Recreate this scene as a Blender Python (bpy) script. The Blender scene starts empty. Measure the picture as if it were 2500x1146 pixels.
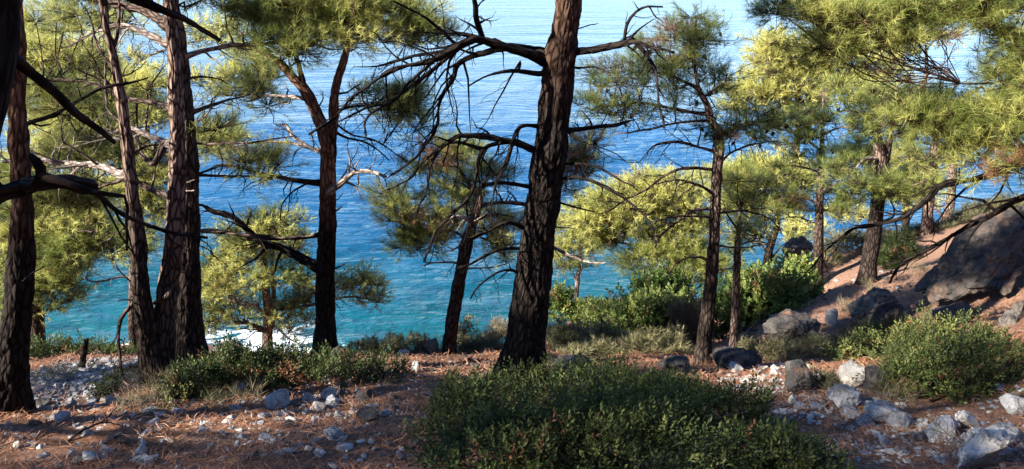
import bpy, bmesh, math, random
import numpy as np
from mathutils import Vector

# ---------------------------------------------------------------- camera, sky, sun, exposure
F_PX, PITCH, EYE = 1889.0, math.radians(19.5), np.array([0.0, 0.0, 1.6])
SC = bpy.context.scene
cam_data = bpy.data.cameras.new('camera')
cam_data.sensor_width = 36.0
cam_data.lens = 36.0 * F_PX / 2500.0
cam_data.clip_start, cam_data.clip_end = 0.05, 30000.0
cam = bpy.data.objects.new('camera', cam_data)
SC.collection.objects.link(cam)
cam.location = EYE
cam.rotation_euler = (math.pi / 2 - PITCH, 0, 0)
SC.camera = cam

SUN = np.array([-0.80, -0.36, 0.56]); SUN /= np.linalg.norm(SUN)
world = bpy.data.worlds.new('World'); SC.world = world
world.use_nodes = True
wn = world.node_tree
for n in list(wn.nodes): wn.nodes.remove(n)
sky = wn.nodes.new('ShaderNodeTexSky'); sky.sky_type = 'NISHITA'; sky.sun_disc = False
sky.ozone_density = 8.5; sky.dust_density = 0.0; sky.air_density = 0.75
sky.sun_elevation = math.asin(SUN[2]); sky.sun_rotation = math.atan2(SUN[0], SUN[1])
bg = wn.nodes.new('ShaderNodeBackground'); bg.inputs['Strength'].default_value = 0.078
wo = wn.nodes.new('ShaderNodeOutputWorld')
wn.links.new(sky.outputs[0], bg.inputs[0]); wn.links.new(bg.outputs[0], wo.inputs[0])
sd = bpy.data.lights.new('sun', 'SUN'); sd.energy = 5.0; sd.angle = math.radians(0.6); sd.color = (1.0, 0.93, 0.80)
sun = bpy.data.objects.new('sun', sd); SC.collection.objects.link(sun)
sun.rotation_euler = Vector(SUN).to_track_quat('Z', 'Y').to_euler()
SC.view_settings.view_transform = 'Standard'; SC.view_settings.look = 'None'
SC.view_settings.exposure = 2.0; SC.view_settings.gamma = 1.0
SC.view_settings.use_curve_mapping = False
SC.cycles.max_bounces = 6; SC.cycles.transparent_max_bounces = 4
SC.cycles.use_denoising = True

rng = np.random.default_rng(7)
COL = SC.collection

# ---------------------------------------------------------------- maths helpers
def norm(v):
    v = np.asarray(v, float)
    return v / (np.linalg.norm(v, axis=-1, keepdims=True) + 1e-12)

_perm = np.random.default_rng(3).permutation(256); _perm = np.concatenate([_perm, _perm, _perm])
_grad = norm(np.random.default_rng(4).normal(size=(256, 3)))
def pn(p, seed=0):
    """gradient noise, p (n,3) -> (n,) about -1..1"""
    p = np.asarray(p, float) + seed * 17.31
    i = np.floor(p).astype(int); f = p - i
    w = f * f * f * (f * (f * 6 - 15) + 10)
    i &= 255
    out = 0
    for dx in (0, 1):
        for dy in (0, 1):
            for dz in (0, 1):
                h = _perm[_perm[_perm[(i[:, 0] + dx) & 255] + ((i[:, 1] + dy) & 255)] + ((i[:, 2] + dz) & 255)]
                g = _grad[h]
                d = g[:, 0] * (f[:, 0] - dx) + g[:, 1] * (f[:, 1] - dy) + g[:, 2] * (f[:, 2] - dz)
                out = out + d * (w[:, 0] if dx else 1 - w[:, 0]) * (w[:, 1] if dy else 1 - w[:, 1]) * (w[:, 2] if dz else 1 - w[:, 2])
    return out * 1.6
def fbm(p, oct=4, seed=0):
    p = np.asarray(p, float); o = 0; a = 1.0
    for k in range(oct):
        o = o + a * pn(p * 2 ** k, seed + k); a *= 0.5
    return o

CP, SP = math.cos(PITCH), math.sin(PITCH)
FWD = np.array([0, CP, -SP])
def ray(px, py):
    u = (px - 1250.0) / F_PX; v = (573.0 - py) / F_PX
    return np.array([u, CP + v * SP, -SP + v * CP])
def W(px, py, d):
    """world point seen at photograph position (px, py) at d metres ahead of the camera"""
    r = ray(px, py); return EYE + r * (d / r[1])
def mpp(p):
    """metres per photograph pixel at world point p"""
    return float(np.dot(np.asarray(p) - EYE, FWD)) / F_PX

# ---------------------------------------------------------------- terrain height
_ctl = []
for px, py, d in [(0,1146,4.1),(600,1146,4.1),(1250,1146,4.1),(1900,1146,4.05),(2500,1146,3.9),(20,1012,5.7),(380,932,7.0),(200,905,8.0),(70,905,8.0),(-200,930,7.0),
                  (600,960,6.6),(790,866,8.7),(620,868,8.8),(460,880,8.2),(1095,860,9.2),(940,870,9.0),(1275,925,7.3),(1500,890,8.6),(1715,890,9.0),(1400,870,9.6),(1600,850,10.5),
                  (1795,865,10.4),(1930,830,10.6),(2120,690,14.6),(1995,712,13.8),(1900,760,12.5),(2265,570,22),(2315,545,24),(2500,960,5.6),(2300,970,5.9),(2050,900,7.8),(2300,860,8.0),(2500,880,6.6),
                  (2420,830,8.6),(2250,790,10.2),(2500,720,9.6),(2150,790,10.6),(2380,640,12.5),(2500,570,13.2),(2280,640,15.5),(2500,490,20),(2400,520,20.5),(2100,600,20),(1950,640,19),
                  (-100,1146,4.1),(2700,1146,3.8),(2700,700,9.0),(2800,500,14),
                  (120,880,10.5),(300,885,11),(330,960,12.5),(1400,790,17),(1600,720,17),(1250,860,11.5)]:
    _ctl.append(tuple(W(px, py, d)))
SEA = 1.6 - 30.0
for x, y, z in [(-2,0,0.1),(2,0,0.1),(-2,-4,1.6),(3,-4,1.8),(-8,-3,1.2),(8,0,1.2),(0,-12,6.5),(-15,-8,3.8),(12,-8,6.5),(-30,-15,7),(0,-28,16),(30,-15,14),(-14,4,-1.2),(-25,6,-2.6),(-12,9,-4.6),
                (14,5,2.6),(22,10,3.0),(30,20,0),(25,26,-4.5),(40,35,-14),(-14,14,-8.2),(-8,14,-8.6),(0,14,-8.0),(5,15,-7.4),(-25,14,-8.5),(-18,25,-13.9),(-9,25,-13.9),(0,25,-13.6),(8,25,-11.8),
                (15,28,-10.5),(22,34,-12.5),(14,38,-19.5),(0,40,-21.6),(-14,40,-21.9),(-30,40,-21.0),(-45,35,-18),(-26,57,-28.2),(-14,57,-29.6),(0,57,-30.2),(14,52,-29.5),(26,50,-27.5),(40,55,-28.5),
                (-45,58,-29),(-60,20,-9),(60,20,0),(-50,75,-36),(-20,75,-38),(0,75,-38),(25,75,-38),(50,75,-38),(-60,55,-28.5),(60,60,-29),(-60,-28,12),(60,-28,20)]:
    _ctl.append((x, y, z))
_ctl = np.array(_ctl)
def _phi(r2): return np.sqrt(r2 + 0.6)
_A = _phi(((_ctl[:, None, :2] - _ctl[None, :, :2]) ** 2).sum(-1))
_n = len(_ctl)
_M = np.zeros((_n + 3, _n + 3)); _M[:_n, :_n] = _A - np.eye(_n) * 0.15
_M[:_n, _n] = 1; _M[:_n, _n + 1:] = _ctl[:, :2]; _M[_n:, :_n] = _M[:_n, _n:].T
_wt = np.linalg.solve(_M, np.concatenate([_ctl[:, 2], [0, 0, 0]]))
def height(x, y):
    x = np.asarray(x, float).ravel(); y = np.asarray(y, float).ravel()
    out = np.empty(len(x))
    for s in range(0, len(x), 40000):
        q = np.stack([x[s:s + 40000], y[s:s + 40000]], 1)
        r2 = ((q[:, None, :] - _ctl[None, :, :2]) ** 2).sum(-1)
        b = _phi(r2) @ _wt[:_n] + _wt[_n] + q @ _wt[_n + 1:]
        p3 = np.stack([q[:, 0], q[:, 1], np.zeros(len(q))], 1)
        far = np.clip((np.hypot(q[:, 0], q[:, 1]) - 11) / 14, 0, 1)
        b = b + 0.05 * fbm(p3 * 0.9, 3, 1) + 0.030 * fbm(p3 * 4.3, 2, 5) + far * 0.25 * fbm(p3 * 0.35, 3, 9)
        out[s:s + 40000] = b
    return out
def hgt(x, y): return float(height([x], [y])[0])
_T = np.concatenate([np.arange(2.0, 16, 0.04), np.arange(16, 90, 0.15)])
def hit(px, py):
    """where the ground lies under photograph position (px, py)"""
    r = ray(px, py); r = r / r[1]
    p = EYE + r[None] * _T[:, None]
    below = np.nonzero(p[:, 2] < height(p[:, 0], p[:, 1]))[0]
    return p[below[0]] if len(below) else None
def drop(x, y, dz=0.0): return np.array([x, y, hgt(x, y) + dz])

# ---------------------------------------------------------------- mesh helpers
class MB:
    """collects vertices, faces and float / vector point attributes"""
    def __init__(s): s.v, s.f, s.n, s.a, s.smooth = [], [], 0, {}, True
    def add(s, V, F, **attr):
        V = np.asarray(V, float); s.v.append(V)
        for f in (F if isinstance(F, list) else [F]):
            s.f.append(np.asarray(f, np.int64) + s.n)
        for k, a in attr.items():
            a = np.asarray(a, float)
            if a.ndim == 0: a = np.full(len(V), float(a))
            s.a.setdefault(k, []).append(a)
        s.n += len(V)
    def mesh(s, name, mat, base=(0, 0, 0)):
        V = np.concatenate(s.v) - np.asarray(base, float)
        me = bpy.data.meshes.new(name)
        me.vertices.add(len(V)); me.vertices.foreach_set('co', V.astype(np.float32).ravel())
        loops = np.concatenate([f.ravel() for f in s.f]); tot = np.concatenate([np.full(len(f), f.shape[1]) for f in s.f])
        me.loops.add(len(loops)); me.loops.foreach_set('vertex_index', loops.astype(np.int32))
        me.polygons.add(len(tot))
        start = np.concatenate([[0], np.cumsum(tot)[:-1]])
        me.polygons.foreach_set('loop_start', start.astype(np.int32)); me.polygons.foreach_set('loop_total', tot.astype(np.int32))
        for k, lst in s.a.items():
            a = np.concatenate(lst)
            if len(a) != len(V): continue
            if a.ndim == 2:
                at = me.attributes.new(k, 'FLOAT_VECTOR', 'POINT'); at.data.foreach_set('vector', a.astype(np.float32).ravel())
            else:
                at = me.attributes.new(k, 'FLOAT', 'POINT'); at.data.foreach_set('value', a.astype(np.float32))
        me.update(calc_edges=True)
        me.polygons.foreach_set('use_smooth', np.full(len(tot), s.smooth))
        me.materials.append(mat)
        return me
    def build(s, name, mat, parent=None, base=None, kind=None):
        if not s.v: return None
        b = np.asarray(base if base is not None else (parent.location if parent is not None else (0, 0, 0)), float)
        o = bpy.data.objects.new(name, s.mesh(name, mat, b)); COL.objects.link(o)
        if parent is not None: o.parent = parent
        else: o.location = b
        if kind: o['kind'] = kind
        return o

def tag(o, label, cat, group=None, kind=None):
    o['label'] = label; o['category'] = cat
    if group: o['group'] = group
    if kind: o['kind'] = kind
    return o
def thing(name, label, cat, loc, group=None):
    e = bpy.data.objects.new(name, None); COL.objects.link(e); e.location = [float(c) for c in loc]
    e.empty_display_size = 0.2
    return tag(e, label, cat, group)

def resample(P, R, step):
    """catmull-rom through P (n,3) with radii R"""
    P = np.asarray(P, float); R = np.asarray(R, float)
    if len(P) < 2: return P, R
    Q = np.vstack([2 * P[0] - P[1], P, 2 * P[-1] - P[-2]])
    out, ro = [], []
    for i in range(len(P) - 1):
        p0, p1, p2, p3 = Q[i:i + 4]
        k = max(1, int(np.linalg.norm(p2 - p1) / step))
        t = (np.arange(k) / k)[:, None]
        out.append(0.5 * (2 * p1 + (p2 - p0) * t + (2 * p0 - 5 * p1 + 4 * p2 - p3) * t ** 2 + (3 * p1 - p0 - 3 * p2 + p3) * t ** 3))
        ro.append(R[i] + (R[i + 1] - R[i]) * t[:, 0])
    out.append(P[-1:]); ro.append(R[-1:])
    return np.concatenate(out), np.concatenate(ro)

def frames(P):
    T = np.gradient(P, axis=0); T = norm(T)
    ref = np.array([1.0, 0, 0]) if abs(T[0][0]) < 0.8 else np.array([0, 0, 1.0])
    n = norm(ref - T[0] * np.dot(ref, T[0])); N = [n]
    for i in range(1, len(P)):
        n = n - T[i] * np.dot(n, T[i]); n = n / (np.linalg.norm(n) + 1e-12); N.append(n)
    N = np.array(N); return T, N, np.cross(T, N)

def tube(mb, P, R, seg=6, pink=0.0, rough=0.0, fiss=0.0, seed=0.0, cap=True, flare=0.0):
    P = np.asarray(P, float); R = np.asarray(R, float); n = len(P)
    T, N, B = frames(P)
    ang = np.arange(seg) * 2 * math.pi / seg
    ca, sa = np.cos(ang), np.sin(ang)
    s = np.concatenate([[0], np.cumsum(np.linalg.norm(np.diff(P, axis=0), axis=1))])
    rr = np.repeat(R[:, None], seg, 1)
    bx = np.stack([rr * ca, rr * sa, np.repeat(s[:, None], seg, 1)], -1).reshape(-1, 3)
    if fiss or rough or flare:
        d = 0
        if fiss:
            q = bx * np.array([26, 26, 4.0]) + seed
            q[:, :2] += 0.35 * np.stack([pn(bx * 5 + seed, 2), pn(bx * 5 + seed, 3)], 1)
            r1 = 1 - np.abs(pn(q, 4)) * 2.0
            r2 = 1 - np.abs(pn(q * np.array([2.1, 2.1, 3.0]), 6)) * 2.0
            d = d - fiss * (np.clip(r1, 0, 1) ** 1.5 + 0.45 * np.clip(r2, 0, 1) ** 2) + fiss * 0.5 * pn(q * 3, 8)
        if rough: d = d + rough * fbm(bx * np.array([6, 6, 2.2]) + seed, 3)
        d = np.reshape(d, (n, seg)) if np.ndim(d) else np.zeros((n, seg))
        if flare:
            lob = 0.6 + 0.4 * np.cos(3 * ang + seed) + 0.3 * np.cos(5 * ang + 2 * seed)
            d = d + flare * np.exp(-s / (flare * 2.2))[:, None] * lob[None, :]
        rr = rr + d
    V = P[:, None, :] + rr[..., None] * (ca[None, :, None] * N[:, None, :] + sa[None, :, None] * B[:, None, :])
    V = V.reshape(-1, 3)
    i = np.arange(n - 1)[:, None] * seg; j = np.arange(seg)[None, :]; j2 = (j + 1) % seg
    Fq = np.stack([i + j, i + j2, i + seg + j2, i + seg + j], -1).reshape(-1, 4)
    pk = np.repeat(np.broadcast_to(np.asarray(pink, float), (n,))[:, None], seg, 1).ravel()
    bark = bx + np.array([seed, seed * 0.7, 0])
    if cap:
        V = np.vstack([V, P[-1] + T[-1] * R[-1] * 0.5]); m = n * seg
        k = (n - 1) * seg
        Ft = np.stack([k + j[0], k + j2[0], np.full(seg, m)], -1)
        mb.add(V, [Fq, Ft], bark=np.vstack([bark, bark[-1]]), pink=np.append(pk, pk[-1]))
    else:
        mb.add(V, Fq, bark=bark, pink=pk)

def sticks(mb, A, B, ra, rb, pink=0.0):
    """many thin three-sided twigs at once"""
    A = np.asarray(A); B = np.asarray(B); n = len(A)
    if n == 0: return
    t = norm(B - A); h = np.where(np.abs(t[:, 2:3]) < 0.9, np.array([[0, 0, 1.0]]), np.array([[1.0, 0, 0]]))
    u = norm(np.cross(t, h)); w = np.cross(t, u)
    V = np.empty((n, 6, 3)); bk = np.empty((n, 6, 3))
    for k in range(3):
        a = k * 2.0944
        o = u * math.cos(a) + w * math.sin(a)
        V[:, k] = A + o * np.reshape(ra, (-1, 1)); V[:, 3 + k] = B + o * np.reshape(rb, (-1, 1))
        bk[:, k] = o * 0.02; bk[:, 3 + k] = o * 0.02 + [0, 0, 0.3]
    b = np.arange(n)[:, None] * 6
    Fq = np.concatenate([b + np.array([k, (k + 1) % 3, 3 + (k + 1) % 3, 3 + k]) for k in range(3)])
    mb.add(V.reshape(-1, 3), Fq, bark=bk.reshape(-1, 3), pink=np.full(n * 6, pink))

def orient(D, roll):
    """rotation matrices taking +Z to the directions D with random roll"""
    D = norm(D); h = np.where(np.abs(D[:, 2:3]) < 0.95, np.array([[0, 0, 1.0]]), np.array([[1.0, 0, 0]]))
    u = norm(np.cross(h, D)); v = np.cross(D, u)
    c, s = np.cos(roll)[:, None], np.sin(roll)[:, None]
    return np.stack([u * c + v * s, -u * s + v * c, D], -1)

def scatter(mb, protoV, protoF, pos, D, scale, tint, dead, r):
    """copies of a small prototype as real faces; protoV (m,3)"""
    n, m = len(pos), len(protoV)
    if n == 0: return
    M = orient(D, r.uniform(0, 6.283, n)) * np.reshape(scale, (-1, 1, 1))
    V = np.einsum('nij,mj->nmi', M, protoV) + np.asarray(pos)[:, None, :]
    Fx = (protoF[None] + (np.arange(n) * m)[:, None, None]).reshape(-1, protoF.shape[1])
    mb.add(V.reshape(-1, 3), Fx, tint=np.repeat(tint, m), dead=np.repeat(dead, m))

def tuft_proto(k, width, seed):
    """a brush of needles round a shoot along +Z, about one unit long"""
    r = np.random.default_rng(seed); V = []; 
    for i in range(k):
        z0 = r.uniform(-0.25, 0.45); a = r.uniform(0, 6.283); th = r.uniform(0.25, 1.15) * (1.15 - 0.6 * z0)
        d = np.array([math.sin(th) * math.cos(a), math.sin(th) * math.sin(a), math.cos(th)])
        b = np.array([0, 0, z0]); L = r.uniform(0.45, 0.72)
        side = norm(np.cross(d, r.normal(size=3)))
        V += [b - side * width, b + side * width, b + d * L]
    return np.array(V), np.arange(3 * k).reshape(-1, 3)
def leaf_spray(pairs, leaf, width, seed, spread=0.9):
    """a leafy shoot along +Z with folded leaves left and right of it"""
    r = np.random.default_rng(seed); V = []; Fx = []
    for i in range(pairs * 2 + 1):
        z = (i // 2 + 0.5) / pairs * 0.85 if i < pairs * 2 else 0.9
        a = (i % 2) * math.pi + r.normal(0, 0.5) + (i // 2) * 1.1; th = spread * r.uniform(0.7, 1.2) if i < pairs * 2 else 0.15
        d = np.array([math.sin(th) * math.cos(a), math.sin(th) * math.sin(a), math.cos(th)])
        side = norm(np.cross(d, norm(np.array([r.normal(0, .4), r.normal(0, .4), 1.0]))))
        nrm = np.cross(side, d); L = leaf * r.uniform(0.75, 1.2); b = np.array([0, 0, z]) + d * 0.03
        k = len(V)
        V += [b, b + d * L * 0.5 + side * width + nrm * width * 0.35, b + d * L, b + d * L * 0.5 - side * width + nrm * width * 0.35]
        Fx += [[k, k + 1, k + 2], [k, k + 2, k + 3]]
    return np.array(V), np.array(Fx)

# ---------------------------------------------------------------- materials
def new_mat(name):
    m = bpy.data.materials.new(name); m.use_nodes = True
    nt = m.node_tree; b = nt.nodes['Principled BSDF']; b.inputs['Specular IOR Level'].default_value = 0.25
    return m, nt, b
def nd(nt, t, **kw):
    n = nt.nodes.new(t)
    for k, v in kw.items():
        if k.startswith('i_'): n.inputs[k[2:].replace('_', ' ')].default_value = v
        else: setattr(n, k, v)
    return n
def ramp(nt, fac, stops, interp='LINEAR'):
    r = nt.nodes.new('ShaderNodeValToRGB'); r.color_ramp.interpolation = interp
    el = r.color_ramp.elements
    while len(el) < len(stops): el.new(0.5)
    for e, (p, c) in zip(el, stops):
        e.position = p; e.color = (*c, 1) if len(c) == 3 else c
    if fac is not None: nt.links.new(fac, r.inputs[0])
    return r.outputs[0]
def mixc(nt, fac, a, b, mode='MIX'):
    m = nt.nodes.new('ShaderNodeMix'); m.data_type = 'RGBA'; m.blend_type = mode
    for s, v in ((0, fac), (6, a), (7, b)):
        if hasattr(v, 'links'): nt.links.new(v, m.inputs[s])
        else: m.inputs[s].default_value = (*v, 1) if isinstance(v, tuple) else v
    return m.outputs[2]
def math_(nt, op, a, b=None, clamp=False):
    m = nt.nodes.new('ShaderNodeMath'); m.operation = op; m.use_clamp = clamp
    for s, v in ((0, a), (1, b)):
        if v is None: continue
        if hasattr(v, 'links'): nt.links.new(v, m.inputs[s])
        else: m.inputs[s].default_value = v
    return m.outputs[0]
def noise(nt, vec, scale, detail=4, rough=0.55, dist=0.0):
    n = nt.nodes.new('ShaderNodeTexNoise'); n.inputs['Scale'].default_value = scale; n.inputs['Detail'].default_value = detail
    n.inputs['Roughness'].default_value = rough; n.inputs['Distortion'].default_value = dist
    if vec is not None: nt.links.new(vec, n.inputs['Vector'])
    return n.outputs[0]
def mapping(nt, vec, scale, rot=(0, 0, 0)):
    m = nt.nodes.new('ShaderNodeMapping'); m.inputs['Scale'].default_value = scale; m.inputs['Rotation'].default_value = rot
    nt.links.new(vec, m.inputs[0]); return m.outputs[0]
def attr(nt, name, out=2):
    a = nt.nodes.new('ShaderNodeAttribute'); a.attribute_name = name; return a.outputs[out]
def bump(nt, h, strength, dist, normal=None):
    b = nt.nodes.new('ShaderNodeBump'); b.inputs['Strength'].default_value = strength; b.inputs['Distance'].default_value = dist
    nt.links.new(h, b.inputs['Height'])
    if normal is not None: nt.links.new(normal, b.inputs['Normal'])
    return b.outputs[0]

def bark_mat(name, dark, plate, pinkdark, pinkplate):
    m, nt, b = new_mat(name)
    v = attr(nt, 'bark', 1); pk = attr(nt, 'pink')
    mv = mapping(nt, v, (25, 25, 8.0))
    wob = nt.nodes.new('ShaderNodeMix'); wob.data_type = 'VECTOR'; wob.inputs[0].default_value = 0.18
    nn = nt.nodes.new('ShaderNodeTexNoise'); nn.inputs['Scale'].default_value = 1.3; nn.inputs['Detail'].default_value = 3
    nt.links.new(mv, nn.inputs['Vector']); nt.links.new(mv, wob.inputs[4]); nt.links.new(nn.outputs[1], wob.inputs[5])
    vo = nt.nodes.new('ShaderNodeTexVoronoi'); vo.feature = 'DISTANCE_TO_EDGE'; vo.inputs['Scale'].default_value = 1.0
    nt.links.new(wob.outputs[1], vo.inputs['Vector'])
    n2 = noise(nt, mapping(nt, v, (60, 60, 16)), 1.0, 5, 0.65)
    n3 = noise(nt, mapping(nt, v, (5, 5, 1.5)), 1.0, 3)
    e = ramp(nt, vo.outputs[0], [(0.02, (0, 0, 0)), (0.22, (1, 1, 1))])
    c1 = mixc(nt, e, dark, plate); c2 = mixc(nt, e, pinkdark, pinkplate)
    c = mixc(nt, pk, c1, c2)
    c = mixc(nt, 1.0, c, ramp(nt, n2, [(0.25, (0.45, 0.45, 0.45)), (0.75, (1.25, 1.2, 1.15))]), 'MULTIPLY')
    c = mixc(nt, 1.0, c, ramp(nt, n3, [(0.3, (0.7, 0.7, 0.72)), (0.7, (1.15, 1.12, 1.1))]), 'MULTIPLY')
    nt.links.new(c, b.inputs['Base Color']); b.inputs['Roughness'].default_value = 0.9; b.inputs['Specular IOR Level'].default_value = 0.1
    hh = math_(nt, 'ADD', math_(nt, 'MULTIPLY', e, 0.7), math_(nt, 'MULTIPLY', n2, 0.5))
    nt.links.new(bump(nt, hh, 1.0, 0.014), b.inputs['Normal'])
    return m
M_BARK = bark_mat('pine_bark', (0.012, 0.009, 0.008), (0.062, 0.048, 0.041), (0.030, 0.018, 0.015), (0.29, 0.215, 0.18))
M_DARKBARK = bark_mat('dark_pine_bark', (0.005, 0.004, 0.004), (0.030, 0.023, 0.020), (0.07, 0.035, 0.022), (0.27, 0.16, 0.11))  # lower bark near black: deep shade on the trunks put into its colour
M_DEAD = bark_mat('bare_grey_wood', (0.05, 0.042, 0.036), (0.17, 0.14, 0.125), (0.12, 0.095, 0.085), (0.40, 0.34, 0.31))

def leaf_mat(name, stops, deadcol, trans=0.35, rough=0.55, spec=0.25):
    m, nt, b = new_mat(name)
    c = ramp(nt, attr(nt, 'tint'), stops); c = mixc(nt, attr(nt, 'dead'), c, deadcol)
    nt.links.new(c, b.inputs['Base Color']); b.inputs['Roughness'].default_value = rough; b.inputs['Specular IOR Level'].default_value = spec
    t = nt.nodes.new('ShaderNodeBsdfTranslucent'); nt.links.new(c, t.inputs[0])
    mx = nt.nodes.new('ShaderNodeMixShader'); mx.inputs[0].default_value = trans
    nt.links.new(b.outputs[0], mx.inputs[1]); nt.links.new(t.outputs[0], mx.inputs[2])
    nt.links.new(mx.outputs[0], nt.nodes['Material Output'].inputs[0])
    return m
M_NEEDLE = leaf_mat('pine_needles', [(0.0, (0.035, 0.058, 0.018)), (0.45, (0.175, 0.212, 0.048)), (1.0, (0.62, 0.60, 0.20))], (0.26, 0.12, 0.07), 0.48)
M_MASTIC = leaf_mat('mastic_leaves', [(0.0, (0.020, 0.034, 0.011)), (0.5, (0.065, 0.088, 0.026)), (1.0, (0.19, 0.195, 0.06))], (0.22, 0.08, 0.045), 0.28, 0.5, 0.2)
M_OLIVE = leaf_mat('heath_leaves', [(0.0, (0.06, 0.064, 0.036)), (0.5, (0.17, 0.16, 0.08)), (1.0, (0.33, 0.30, 0.15))], (0.20, 0.12, 0.08), 0.3)
M_BROAD = leaf_mat('broad_leaves', [(0.0, (0.028, 0.055, 0.012)), (0.5, (0.10, 0.15, 0.035)), (1.0, (0.28, 0.31, 0.09))], (0.22, 0.10, 0.05), 0.4, 0.5, 0.25)
M_DRY = leaf_mat('dry_grass_blades', [(0.0, (0.13, 0.11, 0.06)), (0.5, (0.24, 0.20, 0.12)), (1.0, (0.38, 0.31, 0.19))], (0.22, 0.13, 0.08), 0.3, 0.7)
M_LITTER = leaf_mat('fallen_needles', [(0.0, (0.08, 0.034, 0.019)), (0.5, (0.24, 0.11, 0.06)), (1.0, (0.42, 0.24, 0.15))], (0.2, 0.1, 0.05), 0.1, 0.7)

def rock_mat(name, lo, hi, lichen, dirt):
    m, nt, b = new_mat(name)
    tc = nt.nodes.new('ShaderNodeTexCoord'); oi = nt.nodes.new('ShaderNodeObjectInfo')
    ad = nt.nodes.new('ShaderNodeVectorMath'); ad.operation = 'ADD'
    geo = nt.nodes.new('ShaderNodeNewGeometry')
    nt.links.new(geo.outputs['Position'], ad.inputs[0]); nt.links.new(oi.outputs['Location'], ad.inputs[1])
    n1 = noise(nt, ad.outputs[0], 6, 6, 0.6); n2 = noise(nt, ad.outputs[0], 38, 5, 0.7); n3 = noise(nt, ad.outputs[0], 2.2, 4, 0.6, 0.6)
    vo = nt.nodes.new('ShaderNodeTexVoronoi'); vo.feature = 'DISTANCE_TO_EDGE'; vo.inputs['Scale'].default_value = 3.2
    nt.links.new(mixv(nt, ad.outputs[0], n1), vo.inputs['Vector'])
    crack = ramp(nt, vo.outputs[0], [(0.0, (0.25, 0.25, 0.25)), (0.035, (1, 1, 1))])
    c = ramp(nt, n1, [(0.3, lo), (0.72, hi)])
    c = mixc(nt, ramp(nt, n3, [(0.5, (0, 0, 0)), (0.66, (0.8, 0.8, 0.8))]), c, lichen)
    c = mixc(nt, 1.0, c, ramp(nt, n2, [(0.3, (0.6, 0.6, 0.6)), (0.7, (1.2, 1.2, 1.2))]), 'MULTIPLY')
    c = mixc(nt, 0.55, c, crack, 'MULTIPLY')
    c = mixc(nt, 1.0, c, ramp(nt, oi.outputs['Random'], [(0.0, (0.62, 0.63, 0.66)), (0.6, (1.0, 1.0, 1.0)), (1.0, (1.25, 1.2, 1.12))]), 'MULTIPLY')
    sx = nt.nodes.new('ShaderNodeSeparateXYZ'); nt.links.new(geo.outputs['Normal'], sx.inputs[0])
    fl = math_(nt, 'MULTIPLY', ramp(nt, sx.outputs[2], [(0.75, (0, 0, 0)), (0.97, (1, 1, 1))]), ramp(nt, noise(nt, geo.outputs['Position'], 3.1, 4), [(0.52, (0, 0, 0)), (0.62, (1, 1, 1))]))
    c = mixc(nt, fl, c, dirt)
    nt.links.new(c, b.inputs['Base Color']); b.inputs['Roughness'].default_value = 0.85
    hh = math_(nt, 'ADD', math_(nt, 'MULTIPLY', n1, 1.0), math_(nt, 'MULTIPLY', n2, 0.35))
    nt.links.new(bump(nt, math_(nt, 'ADD', hh, math_(nt, 'MULTIPLY', crack, 0.5)), 0.8, 0.03), b.inputs['Normal'])
    return m
def mixv(nt, vec, n):
    a = nt.nodes.new('ShaderNodeVectorMath'); a.operation = 'ADD'
    nt.links.new(vec, a.inputs[0]); nt.links.new(math_(nt, 'MULTIPLY', n, 0.5), a.inputs[1]); return a.outputs[0]
M_LIME = rock_mat('pale_limestone', (0.25, 0.25, 0.255), (0.50, 0.49, 0.475), (0.38, 0.34, 0.29), (0.30, 0.25, 0.2))
M_ROCK = rock_mat('weathered_grey_rock', (0.045, 0.042, 0.041), (0.15, 0.135, 0.12), (0.09, 0.07, 0.055), (0.20, 0.10, 0.065))
M_BLACK = rock_mat('dark_lichened_rock', (0.03, 0.029, 0.03), (0.10, 0.095, 0.092), (0.17, 0.13, 0.10), (0.20, 0.10, 0.065))
M_OUTCROP = rock_mat('brown_stained_outcrop', (0.022, 0.020, 0.020), (0.085, 0.072, 0.062), (0.13, 0.075, 0.05), (0.17, 0.085, 0.055))
M_SHORE = rock_mat('bleached_shore_rock', (0.38, 0.33, 0.30), (0.60, 0.54, 0.50), (0.45, 0.38, 0.33), (0.5, 0.45, 0.4))

# ---------------------------------------------------------------- ground: one sheet from the hill behind to the sea bed
def warp(n, lo, hi, fine, power):
    t = np.linspace(-1, 1, n); k = np.where(t < 0, -lo, hi)
    return k * np.sign(t) * (fine * np.abs(t) + (1 - fine) * np.abs(t) ** power)
gx = warp(300, -75, 75, 0.11, 3.4)
gy = 6.5 + warp(310, -42, 85, 0.07, 3.2)
GX, GY = np.meshgrid(gx, gy)
GZ = height(GX, GY)
P_GRAVEL = hit(230, 915); P_SOIL = hit(2060, 740)
gv = np.exp(-(((GX.ravel() - P_GRAVEL[0]) / 1.35) ** 2 + ((GY.ravel() - P_GRAVEL[1]) / 1.0) ** 2))
so = np.clip((GX.ravel() - 2.0) / 2.5, 0, 1) * np.clip((GY.ravel() - 8.0) / 3, 0, 1)
gb = MB()
nx, ny = len(gx), len(gy)
ii = (np.arange(ny - 1)[:, None] * nx + np.arange(nx - 1)[None]).ravel()
gb.add(np.stack([GX.ravel(), GY.ravel(), GZ], 1), np.stack([ii, ii + 1, ii + nx + 1, ii + nx], 1), gravel=gv, soil=so)
m, nt, b = new_mat('needle_covered_soil')
geo = nt.nodes.new('ShaderNodeNewGeometry'); pos = geo.outputs['Position']
n1 = noise(nt, pos, 2.2, 5, 0.6); n2 = noise(nt, pos, 26, 6, 0.7); n3 = noise(nt, pos, 0.9, 4, 0.6)
st = noise(nt, mapping(nt, pos, (70, 16, 40), (0, 0, 0.5)), 1.0, 3, 0.7, 1.2)
litter = ramp(nt, n2, [(0.28, (0.062, 0.029, 0.017)), (0.5, (0.215, 0.103, 0.060)), (0.74, (0.39, 0.22, 0.14))])
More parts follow.
